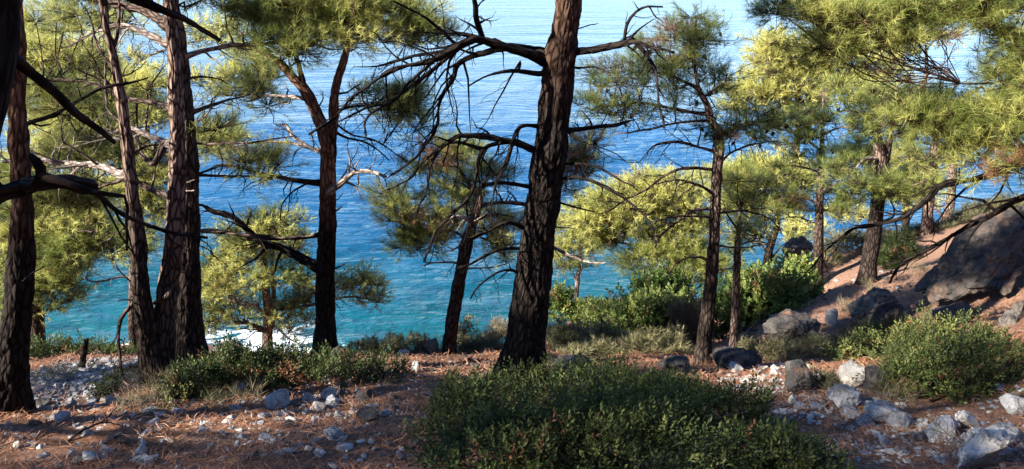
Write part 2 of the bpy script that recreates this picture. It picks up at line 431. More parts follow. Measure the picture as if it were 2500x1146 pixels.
soil = ramp(nt, n2, [(0.3, (0.15, 0.08, 0.055)), (0.7, (0.40, 0.25, 0.18))])
c = mixc(nt, ramp(nt, n1, [(0.42, (0, 0, 0)), (0.62, (0.75, 0.75, 0.75))]), litter, soil)
c = mixc(nt, attr(nt, 'soil'), c, soil)
vo = nt.nodes.new('ShaderNodeTexVoronoi'); vo.inputs['Scale'].default_value = 17; nt.links.new(pos, vo.inputs['Vector'])
peb = ramp(nt, vo.outputs[1], [(0.1, (0.10, 0.098, 0.10)), (0.5, (0.24, 0.235, 0.23)), (0.9, (0.40, 0.39, 0.37))])
peb = mixc(nt, ramp(nt, vo.outputs[0], [(0.35, (0, 0, 0)), (0.62, (0.85, 0.85, 0.85))]), peb, (0.08, 0.06, 0.05))
gm = ramp(nt, math_(nt, 'ADD', attr(nt, 'gravel'), math_(nt, 'MULTIPLY', math_(nt, 'SUBTRACT', n3, 0.5), 0.9)), [(0.28, (0, 0, 0)), (0.42, (1, 1, 1))])
c = mixc(nt, gm, c, peb)
c = mixc(nt, 1.0, c, ramp(nt, st, [(0.3, (0.65, 0.62, 0.6)), (0.7, (1.2, 1.2, 1.2))]), 'MULTIPLY')
nt.links.new(c, b.inputs['Base Color']); b.inputs['Roughness'].default_value = 0.95; b.inputs['Specular IOR Level'].default_value = 0.1
hh = math_(nt, 'ADD', math_(nt, 'MULTIPLY', n2, 0.7), math_(nt, 'MULTIPLY', st, 0.6))
nt.links.new(bump(nt, hh, 0.9, 0.05), b.inputs['Normal'])
g = gb.build('hillside_ground', m); g['kind'] = 'structure'; g['label'] = 'steep hillside covered in fallen pine needles and pale stones'

# ---------------------------------------------------------------- sea
sy = np.concatenate([np.arange(24, 150, 0.75), 150 * (1.06 ** np.arange(0, 85))])
su = np.linspace(-1, 1, 200); su = 1.35 * (0.5 * su + 0.5 * su ** 3)
SX = su[None, :] * (sy[:, None] + 30); SY = np.repeat(sy[:, None], len(su), 1)
dep = np.full(SX.size, 40.0)
near = (SY.ravel() < 78) & (np.abs(SX.ravel()) < 74)
dep[near] = SEA - height(SX.ravel()[near], SY.ravel()[near])
shore = np.where(near, np.clip(dep / 8.0, 0, 1) * 16, 0)
shore = np.clip((SY.ravel() - 54 - 4 * np.sin(SX.ravel() * 0.11)) , 0, None)
wz = np.stack([SX.ravel(), SY.ravel(), np.zeros(SX.size)], 1)
def seapt(px, py):
    r = ray(px, py); return EYE + r * ((SEA - EYE[2]) / r[2])
foam = np.zeros(SX.size)
for px, py, rx, ry in [(590, 855, 8, 6), (690, 852, 5, 4), (520, 870, 6, 6), (430, 850, 4, 6)]:
    q = seapt(px, py); foam = np.maximum(foam, np.exp(-(((wz[:, 0] - q[0]) / rx) ** 2 + ((wz[:, 1] - q[1]) / ry) ** 2)))
amp = np.clip((SY.ravel() - 20) / 40, 0, 1)
zz = 0.10 * fbm(wz * np.array([0.16, 0.42, 1]), 3, 21) + 0.03 * fbm(wz * np.array([0.7, 1.3, 1]), 2, 25)
sb = MB(); nu = len(su)
ii = (np.arange(len(sy) - 1)[:, None] * nu + np.arange(nu - 1)[None]).ravel()
sb.add(np.stack([SX.ravel(), SY.ravel(), SEA + np.where(SY.ravel() < 260, zz, 0)], 1), np.stack([ii, ii + 1, ii + nu + 1, ii + nu], 1), shore=shore, foam=foam)
m, nt, b = new_mat('sea_water')
geo = nt.nodes.new('ShaderNodeNewGeometry'); pos = geo.outputs['Position']
sh = attr(nt, 'shore')
big = noise(nt, mapping(nt, pos, (0.035, 0.06, 0.05)), 1.0, 3)
s2 = math_(nt, 'ADD', sh, math_(nt, 'MULTIPLY', math_(nt, 'SUBTRACT', big, 0.5), 26))
col = ramp(nt, math_(nt, 'DIVIDE', s2, 160.0), [(0.0, (0.007, 0.080, 0.090)), (0.09, (0.003, 0.060, 0.084)), (0.22, (0.003, 0.052, 0.126)), (0.5, (0.013, 0.072, 0.172)), (1.0, (0.028, 0.095, 0.20))])  # far stops brightened: blue sky reflection put into the water colour
bed = noise(nt, mapping(nt, pos, (0.22, 0.22, 0.2)), 1.0, 5, 0.6)
bm = math_(nt, 'MULTIPLY', ramp(nt, bed, [(0.5, (0, 0, 0)), (0.62, (0.55, 0.55, 0.55))]), ramp(nt, math_(nt, 'DIVIDE', sh, 40.0), [(0.1, (1, 1, 1)), (0.9, (0, 0, 0))]))
col = mixc(nt, bm, col, (0.006, 0.03, 0.045))
rp = mapping(nt, pos, (0.42, 1.0, 1.0), (0, 0, 0.16))
w1 = noise(nt, rp, 0.24, 3, 0.55, 0.6); w2 = noise(nt, rp, 0.60, 3, 0.6, 0.4); w3 = noise(nt, mapping(nt, pos, (0.7, 1, 1), (0, 0, -0.25)), 1.7, 5, 0.68)
def ridge(v): return math_(nt, 'SUBTRACT', 1.0, math_(nt, 'ABSOLUTE', math_(nt, 'MULTIPLY', math_(nt, 'SUBTRACT', v, 0.5), 3.2)))
w0 = noise(nt, mapping(nt, pos, (0.3, 1.0, 1.0), (0, 0, 0.1)), 0.07, 3, 0.6, 0.5)
hh = math_(nt, 'ADD', math_(nt, 'ADD', math_(nt, 'MULTIPLY', ridge(w1), 0.62), math_(nt, 'MULTIPLY', w0, 2.2)), math_(nt, 'ADD', math_(nt, 'MULTIPLY', ridge(w2), 0.36), math_(nt, 'MULTIPLY', w3, 0.34)))
patch = ramp(nt, noise(nt, mapping(nt, pos, (0.012, 0.03, 0.02), (0, 0, 0.3)), 1.0, 4, 0.6, 0.8), [(0.36, (0.45,) * 3), (0.62, (1.2,) * 3)])
hh = math_(nt, 'MULTIPLY', hh, patch)
fo = attr(nt, 'foam')
fn = noise(nt, mapping(nt, pos, (0.5, 0.35, 1)), 1.0, 7, 0.72, 1.6)
fn2 = ridge(noise(nt, mapping(nt, pos, (0.35, 0.5, 1)), 1.3, 5, 0.6, 1.0))
fm = math_(nt, 'ADD', math_(nt, 'MULTIPLY', fo, 0.95), math_(nt, 'ADD', math_(nt, 'MULTIPLY', math_(nt, 'SUBTRACT', fn2, 0.78), 1.9), math_(nt, 'MULTIPLY', math_(nt, 'SUBTRACT', fn, 0.5), 1.2)))
fm = math_(nt, 'MULTIPLY', ramp(nt, fm, [(0.62, (0, 0, 0)), (1.0, (1, 1, 1))]), ramp(nt, fo, [(0.08, (0, 0, 0)), (0.3, (1, 1, 1))]))
col = mixc(nt, fm, col, (0.60, 0.64, 0.66))
nt.links.new(col, b.inputs['Base Color'])
nt.links.new(ramp(nt, fm, [(0, (0.05,) * 3), (1, (0.8,) * 3)]), b.inputs['Roughness'])
b.inputs['Specular Tint'].default_value = (0.62, 0.80, 1.0, 1); b.inputs['IOR'].default_value = 1.33; b.inputs['Specular IOR Level'].default_value = 0.36  # blue tint added so reflections read as a bluer sky
nt.links.new(bump(nt, hh, 1.0, 0.8), b.inputs['Normal'])
s = sb.build('sea_water', m); s['kind'] = 'structure'; s['label'] = 'calm rippled sea, turquoise inshore and blue further out'

# ---------------------------------------------------------------- trees
TUFT_NEAR = [tuft_proto(23, 0.011, k) for k in range(5)]
TUFT_MID = [tuft_proto(16, 0.018, 10 + k) for k in range(5)]
TUFT_FAR = [tuft_proto(11, 0.027, 20 + k) for k in range(5)]

def twigs(mb, P, R, lvl, r, droop=0.0, dens=5.0, lenf=0.5, pink=0.0, minr=0.0025, t0=0.2):
    s = np.concatenate([[0], np.cumsum(np.linalg.norm(np.diff(P, axis=0), axis=1))]); L = s[-1]
    n = min(16, int(dens * L) + 1)
    for k in range(n):
        t = t0 + (1 - t0) * (k + r.uniform(0, 1)) / n
        i = min(len(P) - 2, int(np.searchsorted(s, t * L)) - 1); i = max(i, 0)
        p = P[i] + (P[i + 1] - P[i]) * np.clip((t * L - s[i]) / (s[i + 1] - s[i] + 1e-9), 0, 1)
        tg = norm(P[i + 1] - P[i]); pr = r.normal(size=3); pr = norm(pr - tg * np.dot(pr, tg))
        d = norm(tg * r.uniform(0.3, 0.9) + pr * 0.8 + np.array([0, 0, -droop]))
        l = lenf * L * (1.15 - t) * r.uniform(0.5, 1.25) + 0.06
        rr = max(minr, float(np.interp(t * L, s, R)) * r.uniform(0.4, 0.65))
        pts = [p]; m = 6
        for q in range(m - 1):
            d = norm(d + r.normal(0, 0.24, 3) + np.array([0, 0, -droop * 0.35]))
            pts.append(pts[-1] + d * l / (m - 1))
        pts = np.array(pts); ra = np.linspace(rr, minr * 0.6, m)
        tube(mb, pts, ra, 3, pink)
        if lvl > 1: twigs(mb, pts, ra, lvl - 1, r, droop, dens * 1.7, lenf * 0.95, pink, minr)

# gaps in the canopy where the photograph shows sun coming through
GAPS = []
for px, py in [(1060, 882), (1130, 888), (1000, 905), (1090, 900), (560, 985), (480, 1005), (620, 968), (300, 990), (145, 1030), (470, 1040), (1350, 890), (1420, 870), (1500, 870), (1590, 860), (1650, 870), (2080, 700), (2050, 700), (2110, 740), (2020, 720),
               (1930, 812), (1890, 815), (2430, 780), (2250, 860), (2200, 890), (2310, 850), (2380, 870), (1735, 930)]:
    GAPS.append(hit(px, py) + np.array([0, 0, 0.2]))
for px, py, d in [(1300, 690, 7.3), (1330, 430, 7.3), (1385, 60, 7.3), (345, 650, 7.0), (345, 720, 7.0), (430, 150, 7.5), (435, 300, 7.5), (440, 450, 7.5), (450, 560, 7.5), (785, 290, 8.7), (815, 260, 8.7), (810, 335, 8.7), (750, 220, 8.7), (1790, 760, 10.4), (1715, 830, 9), (1715, 870, 9),
                  (2150, 380, 14), (2150, 440, 14), (700, 60, 9), (850, 50, 9), (2100, 60, 8), (2250, 40, 8), (2400, 60, 8), (150, 60, 8), (300, 30, 8), (200, 330, 8.5)]:
    GAPS.append(W(px, py, d))
GAPS = np.array(GAPS)
SUNLIT = np.array([W(*q) for q in [(1030, 540, 9.7), (960, 500, 9.6), (1180, 365, 10.2), (1060, 400, 9.7), (1230, 560, 9.7), (1100, 460, 9.7), (990, 600, 9.6), (1560, 860, 9.9), (1450, 860, 9.8), (1640, 850, 10), (1400, 840, 10.4), (1600, 770, 12.2), (1660, 770, 12.4), (1540, 790, 12),
    (1880, 740, 12.4), (1850, 700, 13), (1930, 720, 13), (2060, 700, 14), (2100, 720, 13.5), (1930, 810, 10.6), (1900, 860, 9.8), (815, 260, 8.9), (785, 290, 8.9), (740, 215, 8.9), (2150, 380, 14.4), (2145, 470, 14.2), (1560, 190, 9), (1690, 90, 9)]])
def in_gap(c, rad, G=None):
    G = GAPS if G is None else G
    v = np.asarray(c) - G; t = v @ SUN
    return bool(np.any((t > 0.8) & (np.linalg.norm(v - t[:, None] * SUN, axis=1) < rad)))
TREES = {}
def tree(key, label, stems, branches=(), blobs=(), d=None, base=None, group='pine trees on the slope', tint=0.45, mat=None, bare=False, R=0.33, tufts=36,
         size=0.17, far=None, fiss=0.012, seed=0, pink=(0.35, 0.7), nstep=None, cones=0, cat='pine tree', name='pine_tree', deadf=0.012, dark=1.0, ext=True):
    """stems: lists of (px, py, width_px[, extra depth]); branches: (points, w0, w1, twig level, droop[, tip depth, bare]); blobs: (px, py, rx, ry, extra depth, clumps)"""
    r = np.random.default_rng(1000 + seed + len(TREES) * 31)
    mat = mat or M_BARK
    if base is not None:
        hb = hit(*base); d = hb[1]
    s0 = stems[0][0]; p0 = W(s0[0], s0[1], d)
    gx0, gy0 = (hb[0], hb[1]) if base is not None else (p0[0], p0[1])
    root = np.array([gx0, gy0, hgt(gx0, gy0)])
    t = thing(name, label, cat, root, group)
    fine = d < 12
    skel = []; srad = []; stem_out = []
    for k, st in enumerate(stems):
        P = np.array([W(q[0], q[1], d + (q[3] if len(q) > 3 else 0)) for q in st])
        Rr = np.array([0.5 * q[2] * mpp(p) for q, p in zip(st, P)])
        if ext and k == 0 and P[0][2] > root[2] + 0.05:
            P = np.vstack([root + [0, 0, -0.15], P]); Rr = np.append(Rr[0] * 1.15, Rr)
        elif k == 0: P[0] = P[0] + [0, 0, -0.12]
        P, Rr = resample(P, Rr, (0.030 if fine else 0.08) if not nstep else nstep)
        mb = MB(); h = np.linspace(0, 1, len(P)) if k == 0 else np.linspace(0.3, 1, len(P))
        pk = np.clip((h - pink[0]) / (pink[1] - pink[0] + 1e-6), 0, 1)
        tube(mb, P, Rr, 64 if fine and Rr[0] > 0.08 else (30 if fine else 14), pk, 0.10 * Rr[0] if fine else 0.06 * Rr[0], min(fiss, Rr[0] * 0.22) if fine else 0, seed + k * 3.3, True,
             Rr[0] * 0.5 if (k == 0 and ext is True) else 0)
        mb.build('trunk' if k == 0 else 'stem', mat, t)
        skel.append(P[::3]); srad.append(Rr[::3]); stem_out.append((P, Rr))
    for br in branches:
        pts, w0, w1, lvl, droop = br[:5]; tip = br[5] if len(br) > 5 else r.uniform(-0.9, 0.9); bm_ = M_DEAD if (len(br) > 6 and br[6]) else mat
        n = len(pts); f = np.linspace(0, 1, n)
        P = np.array([W(q[0], q[1], d + tip * f[i]) for i, q in enumerate(pts)])
        sc = mpp(P[0]); Rr = 0.5 * sc * np.linspace(w0, w1, n)
        AK = np.concatenate(skel); AR = np.concatenate(srad); ja = int(np.argmin(np.linalg.norm(AK - P[0], axis=1))); dj = np.linalg.norm(AK[ja] - P[0])
        if 0.25 * AR[ja] < dj < 0.6: P = np.vstack([AK[ja], P]); Rr = np.append(min(Rr[0] * 1.1, AR[ja] * 0.9), Rr)
        P, Rr = resample(P, Rr, 0.05)
        P = P + (0.022 if lvl else 0.008) * np.stack([pn(P * 5, 31), pn(P * 5, 32), pn(P * 5, 33)], 1) * np.linspace(0, 1, len(P))[:, None]
        sl = np.arange(len(Rr)) * 0.05; Rr = Rr * (1 + 0.55 * np.exp(-sl / (2.5 * Rr[0] + 0.01)) + 0.10 * pn(P * 9, 35))
        mb = MB(); pk = 0.9 if bm_ is M_DEAD else (0.0 if mat is M_DARKBARK else 0.45)
        big = w0 > 18
        if big: P, Rr = resample(P[::2] if len(P) > 6 else P, Rr[::2] if len(P) > 6 else Rr, 0.02)
        tube(mb, P, Rr, 26 if big else (9 if w0 > 9 else 6), pk, 0.16 * Rr[0], (Rr[0] * 0.22 if name == 'pine_tree' and key == 'near' else Rr[0] * 0.12) if big else 0, seed + len(skel))
        if lvl: twigs(mb, P, Rr, lvl, r, droop, 7.0 if lvl > 1 else 6.0, 0.36, pk, max(0.0028, 0.00036 * d))
        mb.build('branch', bm_, t)
        skel.append(P[::2]); srad.append(Rr[::2])
    SK = np.concatenate(skel); SR = np.concatenate(srad)
    if blobs:
        lim = far if far else ('near' if d < 11 else 'mid' if d < 19 else 'far')
        protos = {'near': TUFT_NEAR, 'mid': TUFT_MID, 'far': TUFT_FAR}[lim]
        bw = MB(); cr = MB()
        TP, TD, TT, TDD = [], [], [], []
        tips = []
        for bl in blobs:
            cx, cy, rx, ry, off, n = bl[:6]; tb = bl[6] if len(bl) > 6 else tint  # blob tint puts sunlight into needle colour: lit crowns set yellower
            cen = W(cx, cy, d + off); mp = mpp(cen); cs = []
            ax = rx * mp; az = ry * mp; ay = min(1.6, max(0.35, 0.55 * (ax + az) * 0.5 + 0.2))
            tries = 0
            while len(cs) < n and tries < 60 * n:
                tries += 1
                q = r.uniform(-1, 1, 3)
                if (q ** 2).sum() > 1: continue
                cpos = cen + q * np.array([ax, ay, az])
                if in_gap(cpos, 0.55) if cy < -60 else in_gap(cpos, 0.38, SUNLIT): continue
                if all(np.linalg.norm((cpos - o) * np.array([1, .8, 1.6])) > R * 0.62 for o in cs): cs.append(cpos)
            for c in cs:
                dd = np.linalg.norm(SK - c, axis=1) + np.clip(SK[:, 2] - c[2] + 0.1, 0, None) * 1.2 + (SR < 0.006) * 0.3
                i = int(np.argmin(dd)); a = SK[i]; L = np.linalg.norm(c - a)
                mid = a + (c - a) * 0.5 + r.normal(0, 0.10 * L, 3) + np.array([0, 0, -0.06 * L])
                q1 = a + (c - a) * 0.25 + r.normal(0, 0.05 * L, 3)
                P, Rr = resample([a, q1, mid, c], np.linspace(min(SR[i] * 0.7, 0.009 + 0.011 * L), 0.006, 4), max(0.12, L / 9))
                tube(bw, P, Rr, 4, 0.5)
                if d < 15 and cy > -60 and r.uniform() < 0.6: twigs(bw, P, Rr, 1, r, 0.12, 2.6, 0.5, 0.35, 0.0030, 0.1)
                k = int(tufts * r.uniform(0.75, 1.25) * (0.5 if cy < -60 else 1))
                dv = norm(r.normal(size=(k, 3)) + np.array([0, 0, 0.65]))
                out = norm(c - SK[0] * np.array([1, 1, 0]) - np.array([0, 0, c[2]]) + 1e-6)
                rad = R * r.uniform(0.45, 1.0, (k, 1)) * r.uniform(0.7, 1.25)
                pos_ = c + dv * rad * np.array([1, 1, 0.55])
                td = norm(dv * 0.9 + np.array([0, 0, 0.4]) + out * 0.35 + r.normal(0, 0.25, (k, 3)))
                sticks(bw, np.repeat(c[None], k, 0) + dv * rad * 0.1, pos_, np.full(k, max(0.004, 0.0004 * d)), np.full(k, max(0.0025, 0.00025 * d)), 0.5)
                # a second brush half way along each shoot
                pos2 = c + dv * rad * np.array([1, 1, 0.55]) * 0.62 + r.normal(0, 0.02, (k, 3)); m2 = r.uniform(size=k) < 0.45
                TP += [pos_, pos2[m2]]; TD += [td, td[m2]]
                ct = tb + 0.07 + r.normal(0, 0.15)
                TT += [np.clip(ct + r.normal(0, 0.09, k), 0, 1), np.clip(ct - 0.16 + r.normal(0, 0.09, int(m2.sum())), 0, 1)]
                isd = r.uniform() < deadf
                TDD += [np.full(k, 0.9 if isd else 0.0), np.full(int(m2.sum()), 0.9 if isd else (0.45 if r.uniform() < 0.06 else 0.0))]
        TP = np.concatenate(TP); TD = np.concatenate(TD); TT = np.concatenate(TT); TDD = np.concatenate(TDD)
        w = r.integers(0, 5, len(TP)); sc = size * r.uniform(0.75, 1.25, len(TP))
        for k in range(5):
            mk = w == k; scatter(cr, protos[k][0], protos[k][1], TP[mk], TD[mk], sc[mk], TT[mk], TDD[mk], r)
        cr.smooth = False
        bo = bw.build('branchlets', mat, t); bo['kind'] = 'stuff'
        co = cr.build('crown', M_NEEDLE, t); co['kind'] = 'stuff'
        if cones:
            sel = r.choice(len(TP), cones); first = None
            for i in sel:
                cm = bpy.data.objects.new('cone', CONE); COL.objects.link(cm); cm.parent = t
                cm.location = TP[i] - root + np.array([0, 0, -0.05]); cm.rotation_euler = (r.uniform(2.4, 3.6), r.uniform(-.5, .5), r.uniform(0, 6))
                s_ = r.uniform(0.8, 1.25); cm.scale = (s_,) * 3
    TREES[key] = t
    return t

cb = MB()
rows, seg = 8, 10
V = []
for i in range(rows + 1):
    f = i / rows; rr = 0.020 * math.sin(math.pi * (0.10 + 0.86 * f)) ** 0.8 * (1.0 - 0.25 * f)
    for j in range(seg):
        a = (j + 0.5 * (i % 2)) * 2 * math.pi / seg; k = 1.0 + (0.16 if i % 2 else -0.06)
        V.append((rr * k * math.cos(a), rr * k * math.sin(a), 0.065 * f))
Fq = [[i * seg + j, i * seg + (j + 1) % seg, (i + 1) * seg + (j + 1) % seg, (i + 1) * seg + j] for i in range(rows) for j in range(seg)]
cb.add(np.array(V), np.array(Fq), bark=np.array(V) * 3, pink=np.zeros(len(V)))
cb.smooth = False
CONE = cb.mesh('cone', M_DARKBARK)

# ---- the broken dead pine right beside the camera
tree('near', 'broken dead pine trunk with snapped dark limbs close to the camera at the frame edge',
     [[(-40, -140, 150), (-44, 60, 150), (-52, 180, 150), (-85, 330, 145), (-150, 560, 150), (-240, 900, 165)][::-1]],
     [([(-40, 80), (45, 150), (167, 258), (278, 350)], 34, 20, 0, 0, 0.25),
      ([(-40, -150), (150, -75), (334, -2), (415, 30), (506, 72), (566, 122)], 42, 21, 0, 0, 0.4),
      ([(-150, 540), (-60, 500), (0, 480), (40, 462), (66, 446), (127, 440), (180, 444), (228, 458), (312, 476)], 70, 40, 0, 0, 0.3),
      ([(104, 440), (98, 412), (86, 396), (76, 388)], 26, 24, 0, 0, 0.05),
      ([(228, 470), (283, 511), (354, 546), (435, 574), (500, 580)], 14, 8, 1, 0.1, 0.5),
      ([(305, 480), (310, 540), (312, 612)], 9, 7, 0, 0.0, 0.1)],
     d=2.0, group='dead trees on the slope', mat=M_DARKBARK, cat='dead tree', fiss=0.006, seed=3, pink=(2, 3), ext=False)

# ---- trees rooted on the terrace
tree('edge', 'tall straight dark pine trunk at the pile of grey stones',
     [[(20, 1012, 92), (28, 930, 80), (36, 850, 72), (50, 650, 62), (54, 560, 54), (48, 400, 47), (43, 200, 40), (40, 0, 34), (38, -220, 26), (36, -420, 14)]],
     [([(46, 400), (32, 350), (56, 309), (127, 283), (172, 258), (243, 218), (314, 202), (359, 185)], 15, 4, 1, 0.0, 0.5),
      ([(52, 690), (75, 670), (110, 650)], 5, 2, 0, 0), ([(45, 480), (-20, 440), (-80, 430)], 9, 4, 1, 0)],
     [(-40, -260, 170, 90, 0, 16), (90, -380, 150, 80, 0, 14)], base=(20, 1012), mat=M_DARKBARK, tint=0.3, seed=11)
tree('fork', 'slim pine forking from the ground into two dark stems, beside the furrowed double trunk',
     [[(377, 938, 76), (366, 860, 56), (354, 780, 46), (345, 700, 42), (338, 600, 40), (324, 476, 35), (309, 354, 31), (293, 228, 28), (273, 116, 24), (256, 50, 19), (244, -80, 12)],
      [(388, 938, 66, 0.05), (395, 850, 62, 0.1), (403, 760, 54, 0.15), (414, 680, 49, 0.2), (424, 600, 46, 0.2), (430, 480, 42, 0.25), (433, 340, 38, 0.3), (428, 200, 36, 0.3), (420, 60, 30, 0.3), (414, -120, 20, 0.3)],
      [(274, 118, 15), (284, 92, 12), (291, 25, 9), (284, -40, 6)]],
     [([(330, 745), (318, 752), (295, 780), (289, 830), (294, 880), (305, 930), (318, 940)], 11, 5, 1, 0.2, -0.5),
      ([(338, 600), (300, 676), (240, 688), (205, 684)][1:], 7, 3, 1, 0.0, -0.4, True), ([(322, 690), (290, 660), (280, 640)], 5, 2, 0, 0, -0.2, True), ([(325, 735), (300, 733), (285, 735)], 4, 2, 0, 0, -0.3, True),
      ([(300, 300), (262, 262), (256, 150), (230, 80)], 8, 3, 1, 0), ([(312, 390), (350, 360), (390, 350)], 8, 4, 1, 0), ([(286, 190), (330, 175), (360, 150)], 5, 2, 1, 0),
      ([(282, 170), (240, 120), (226, 60), (205, 10)], 7, 3, 2, 0), ([(303, 430), (238, 405), (167, 400), (96, 392), (0, 395)], 20, 12, 1, 0, 1.5, True),
      ([(330, 520), (300, 560), (240, 600)], 6, 3, 1, 0.1), ([(410, 720), (385, 738), (350, 742)], 12, 8, 0, 0)],
     [(230, -190, 150, 80, 0, 12), (400, -260, 150, 80, 0.3, 12)], base=(380, 936), tint=0.4, seed=21, fiss=0.010)
tree('double', 'thick furrowed pine trunk right behind the slim forked pine, spreading long limbs to both sides',
     [[(464, 890, 80), (461, 820, 72), (459, 750, 66), (458, 600, 60), (458, 450, 55), (452, 330, 52), (444, 200, 50), (430, 100, 46), (420, 40, 42), (410, -100, 34), (404, -300, 20)]],
     [([(410, 62), (354, 30), (283, 13), (217, -2), (160, -30)], 26, 10, 1, 0, 0.6), ([(405, 106), (354, 81), (303, 63), (253, 73), (197, 96), (167, 118)], 20, 5, 2, 0.1, 0.5, True),
      ([(425, 268), (374, 250), (303, 240), (223, 204), (126, 197), (60, 215)], 19, 7, 2, 0, 1.0), ([(425, 358), (374, 336), (314, 314), (250, 330), (130, 345)], 18, 6, 2, 0, 1.2, True),
      ([(420, 482), (354, 457), (303, 440), (200, 470), (100, 500)], 16, 5, 2, 0, 1.0), ([(374, 400), (345, 372), (374, 440), (366, 380)][:2] + [(330, 330), (300, 300)], 14, 5, 1, 0, 1.2),
      ([(455, 138), (506, 121), (572, 111), (630, 109), (690, 100)], 14, 7, 1, 0, 0.6, True), ([(465, 278), (531, 253), (580, 238), (630, 228)], 10, 3, 2, 0, 0.5),
      ([(470, 350), (530, 352), (640, 345), (720, 330)], 6, 3, 2, 0), ([(472, 428), (540, 430), (660, 432), (720, 440)], 9, 4, 2, 0, 0.4), ([(470, 300), (500, 285), (540, 215)], 6, 2, 1, 0),
      ([(440, 470), (475, 465)], 6, 3, 0, 0, -0.3, True), ([(430, 455), (476, 440)], 5, 3, 0, 0, -0.3, True), ([(440, 670), (425, 660), (405, 680)], 4, 2, 0, 0, -0.2, True), ([(470, 600), (500, 605), (540, 640)], 5, 2, 1, 0.1),
      ([(470, 560), (530, 568), (620, 575), (700, 580), (770, 575)], 9, 5, 1, 0.05), ([(470, 190), (520, 190), (560, 205)], 6, 2, 1, 0)],
     [(190, 20, 130, 40, 0.8, 12, .62), (330, -40, 150, 40, 0.2, 10, .5), (150, 60, 70, 40, 1.0, 6, .7), (170, 250, 120, 40, 1.0, 12, .6), (200, 370, 120, 30, 1.2, 10, .5), (140, 480, 130, 40, 1.0, 13, .55),
      (540, 290, 55, 45, 0.5, 6, .55), (530, 470, 50, 22, 0.4, 4, .6), (590, 70, 60, 40, 0.6, 5, .45), (640, 400, 45, 25, 0.4, 4, .6), (510, 20, 60, 40, 0.4, 6, .4)],
     base=(463, 890), seed=31, fiss=0.011, pink=(0.3, 0.9), tint=0.55)
tree('mid', 'pine with a straight dark lower trunk that splits into two reddish limbs above the sea',
     [[(793, 870, 66), (794, 800, 52), (795, 700, 47), (797, 600, 44), (800, 500, 43), (801, 420, 43), (800, 360, 40), (787, 310, 36), (776, 283, 32), (746, 223, 29), (716, 192, 24), (686, 157, 19), (650, 132, 16), (615, 118, 10)],
      [(802, 420, 36), (808, 350, 30), (813, 300, 26), (815, 240, 24), (822, 200, 23), (834, 165, 21), (848, 121, 18), (860, 60, 13), (868, 0, 8)],
      [(744, 220, 18), (731, 167, 15), (721, 132, 11), (712, 90, 6)]],
     [([(780, 655), (741, 632), (690, 607), (640, 592), (600, 556), (560, 528), (520, 518), (480, 500)], 27, 9, 1, 0.05, 0.6), ([(640, 592), (590, 575), (520, 560), (470, 566)], 9, 4, 1, 0),
      ([(778, 572), (750, 580), (680, 584), (600, 580)], 11, 4, 1, 0.05), ([(782, 447), (721, 440), (671, 431), (620, 420), (555, 404), (480, 425)], 14, 6, 1, 0.1, 0.5), ([(750, 448), (712, 470), (688, 500), (684, 540)], 5, 2, 2, 0.3),
      ([(790, 478), (837, 445), (868, 420), (905, 422), (944, 432)], 17, 6, 2, 0, -0.7, True), ([(777, 369), (721, 339), (700, 305), (680, 310)], 12, 3, 2, 0.1, 0.5, True), ([(770, 366), (700, 348), (620, 349), (560, 362)], 9, 4, 2, 0, 0.6, True),
      ([(745, 240), (700, 236), (650, 234), (600, 250)], 12, 4, 2, 0, 0.5, True), ([(815, 300), (860, 330), (920, 345), (1000, 400)], 6, 3, 2, 0.2, 0.4), ([(812, 320), (850, 338), (900, 350), (950, 390)], 8, 3, 2, 0.3, 0.4),
      ([(818, 275), (850, 262), (920, 255), (970, 245)], 10, 4, 2, 0.1, 0.4), ([(815, 230), (850, 225), (880, 205)], 8, 3, 1, 0), ([(772, 270), (790, 240), (785, 222)], 4, 2, 1, 0),
      ([(860, 60), (900, 40), (980, 20)], 11, 5, 2, 0, 0.4), ([(770, 102), (810, 70), (850, 40), (900, 0)], 12, 5, 1, 0, 0.3), ([(820, 655), (848, 642)], 5, 2, 0, 0), ([(818, 490), (838, 472)], 3, 2, 0, 0), ([(820, 515), (834, 505)], 5, 3, 0, 0),
      ([(650, 132), (610, 112), (560, 104)], 10, 5, 2, 0, 0.3)],
     [(690, 30, 110, 50, 0.2, 13, .6), (820, 20, 130, 60, 0.4, 16, .66), (700, 105, 80, 40, -0.2, 8, .42), (850, 95, 90, 30, 0.3, 7, .78), (960, 40, 110, 60, 0.5, 12, .6), (1040, 90, 60, 45, 0.5, 6, .5), (610, 40, 60, 40, 0.2, 5, .45),
      (600, 250, 55, 40, 0.5, 5, .7), (890, 370, 60, 30, 0.3, 6, .5), (950, 250, 80, 40, 0.4, 7, .42), (1000, 280, 60, 40, 0.5, 5, .42), (650, 385, 70, 35, 0.5, 6, .6), (560, 260, 40, 40, 0.6, 3, .7), (740, 60, 120, 30, 0.5, 8, .6), (620, 190, 60, 40, 0.7, 4, .75),
      (900, -90, 190, 60, 0, 12, .4)],
     base=(793, 868), seed=41, fiss=0.012, pink=(0.42, 0.58), tint=0.5, mat=M_DARKBARK)
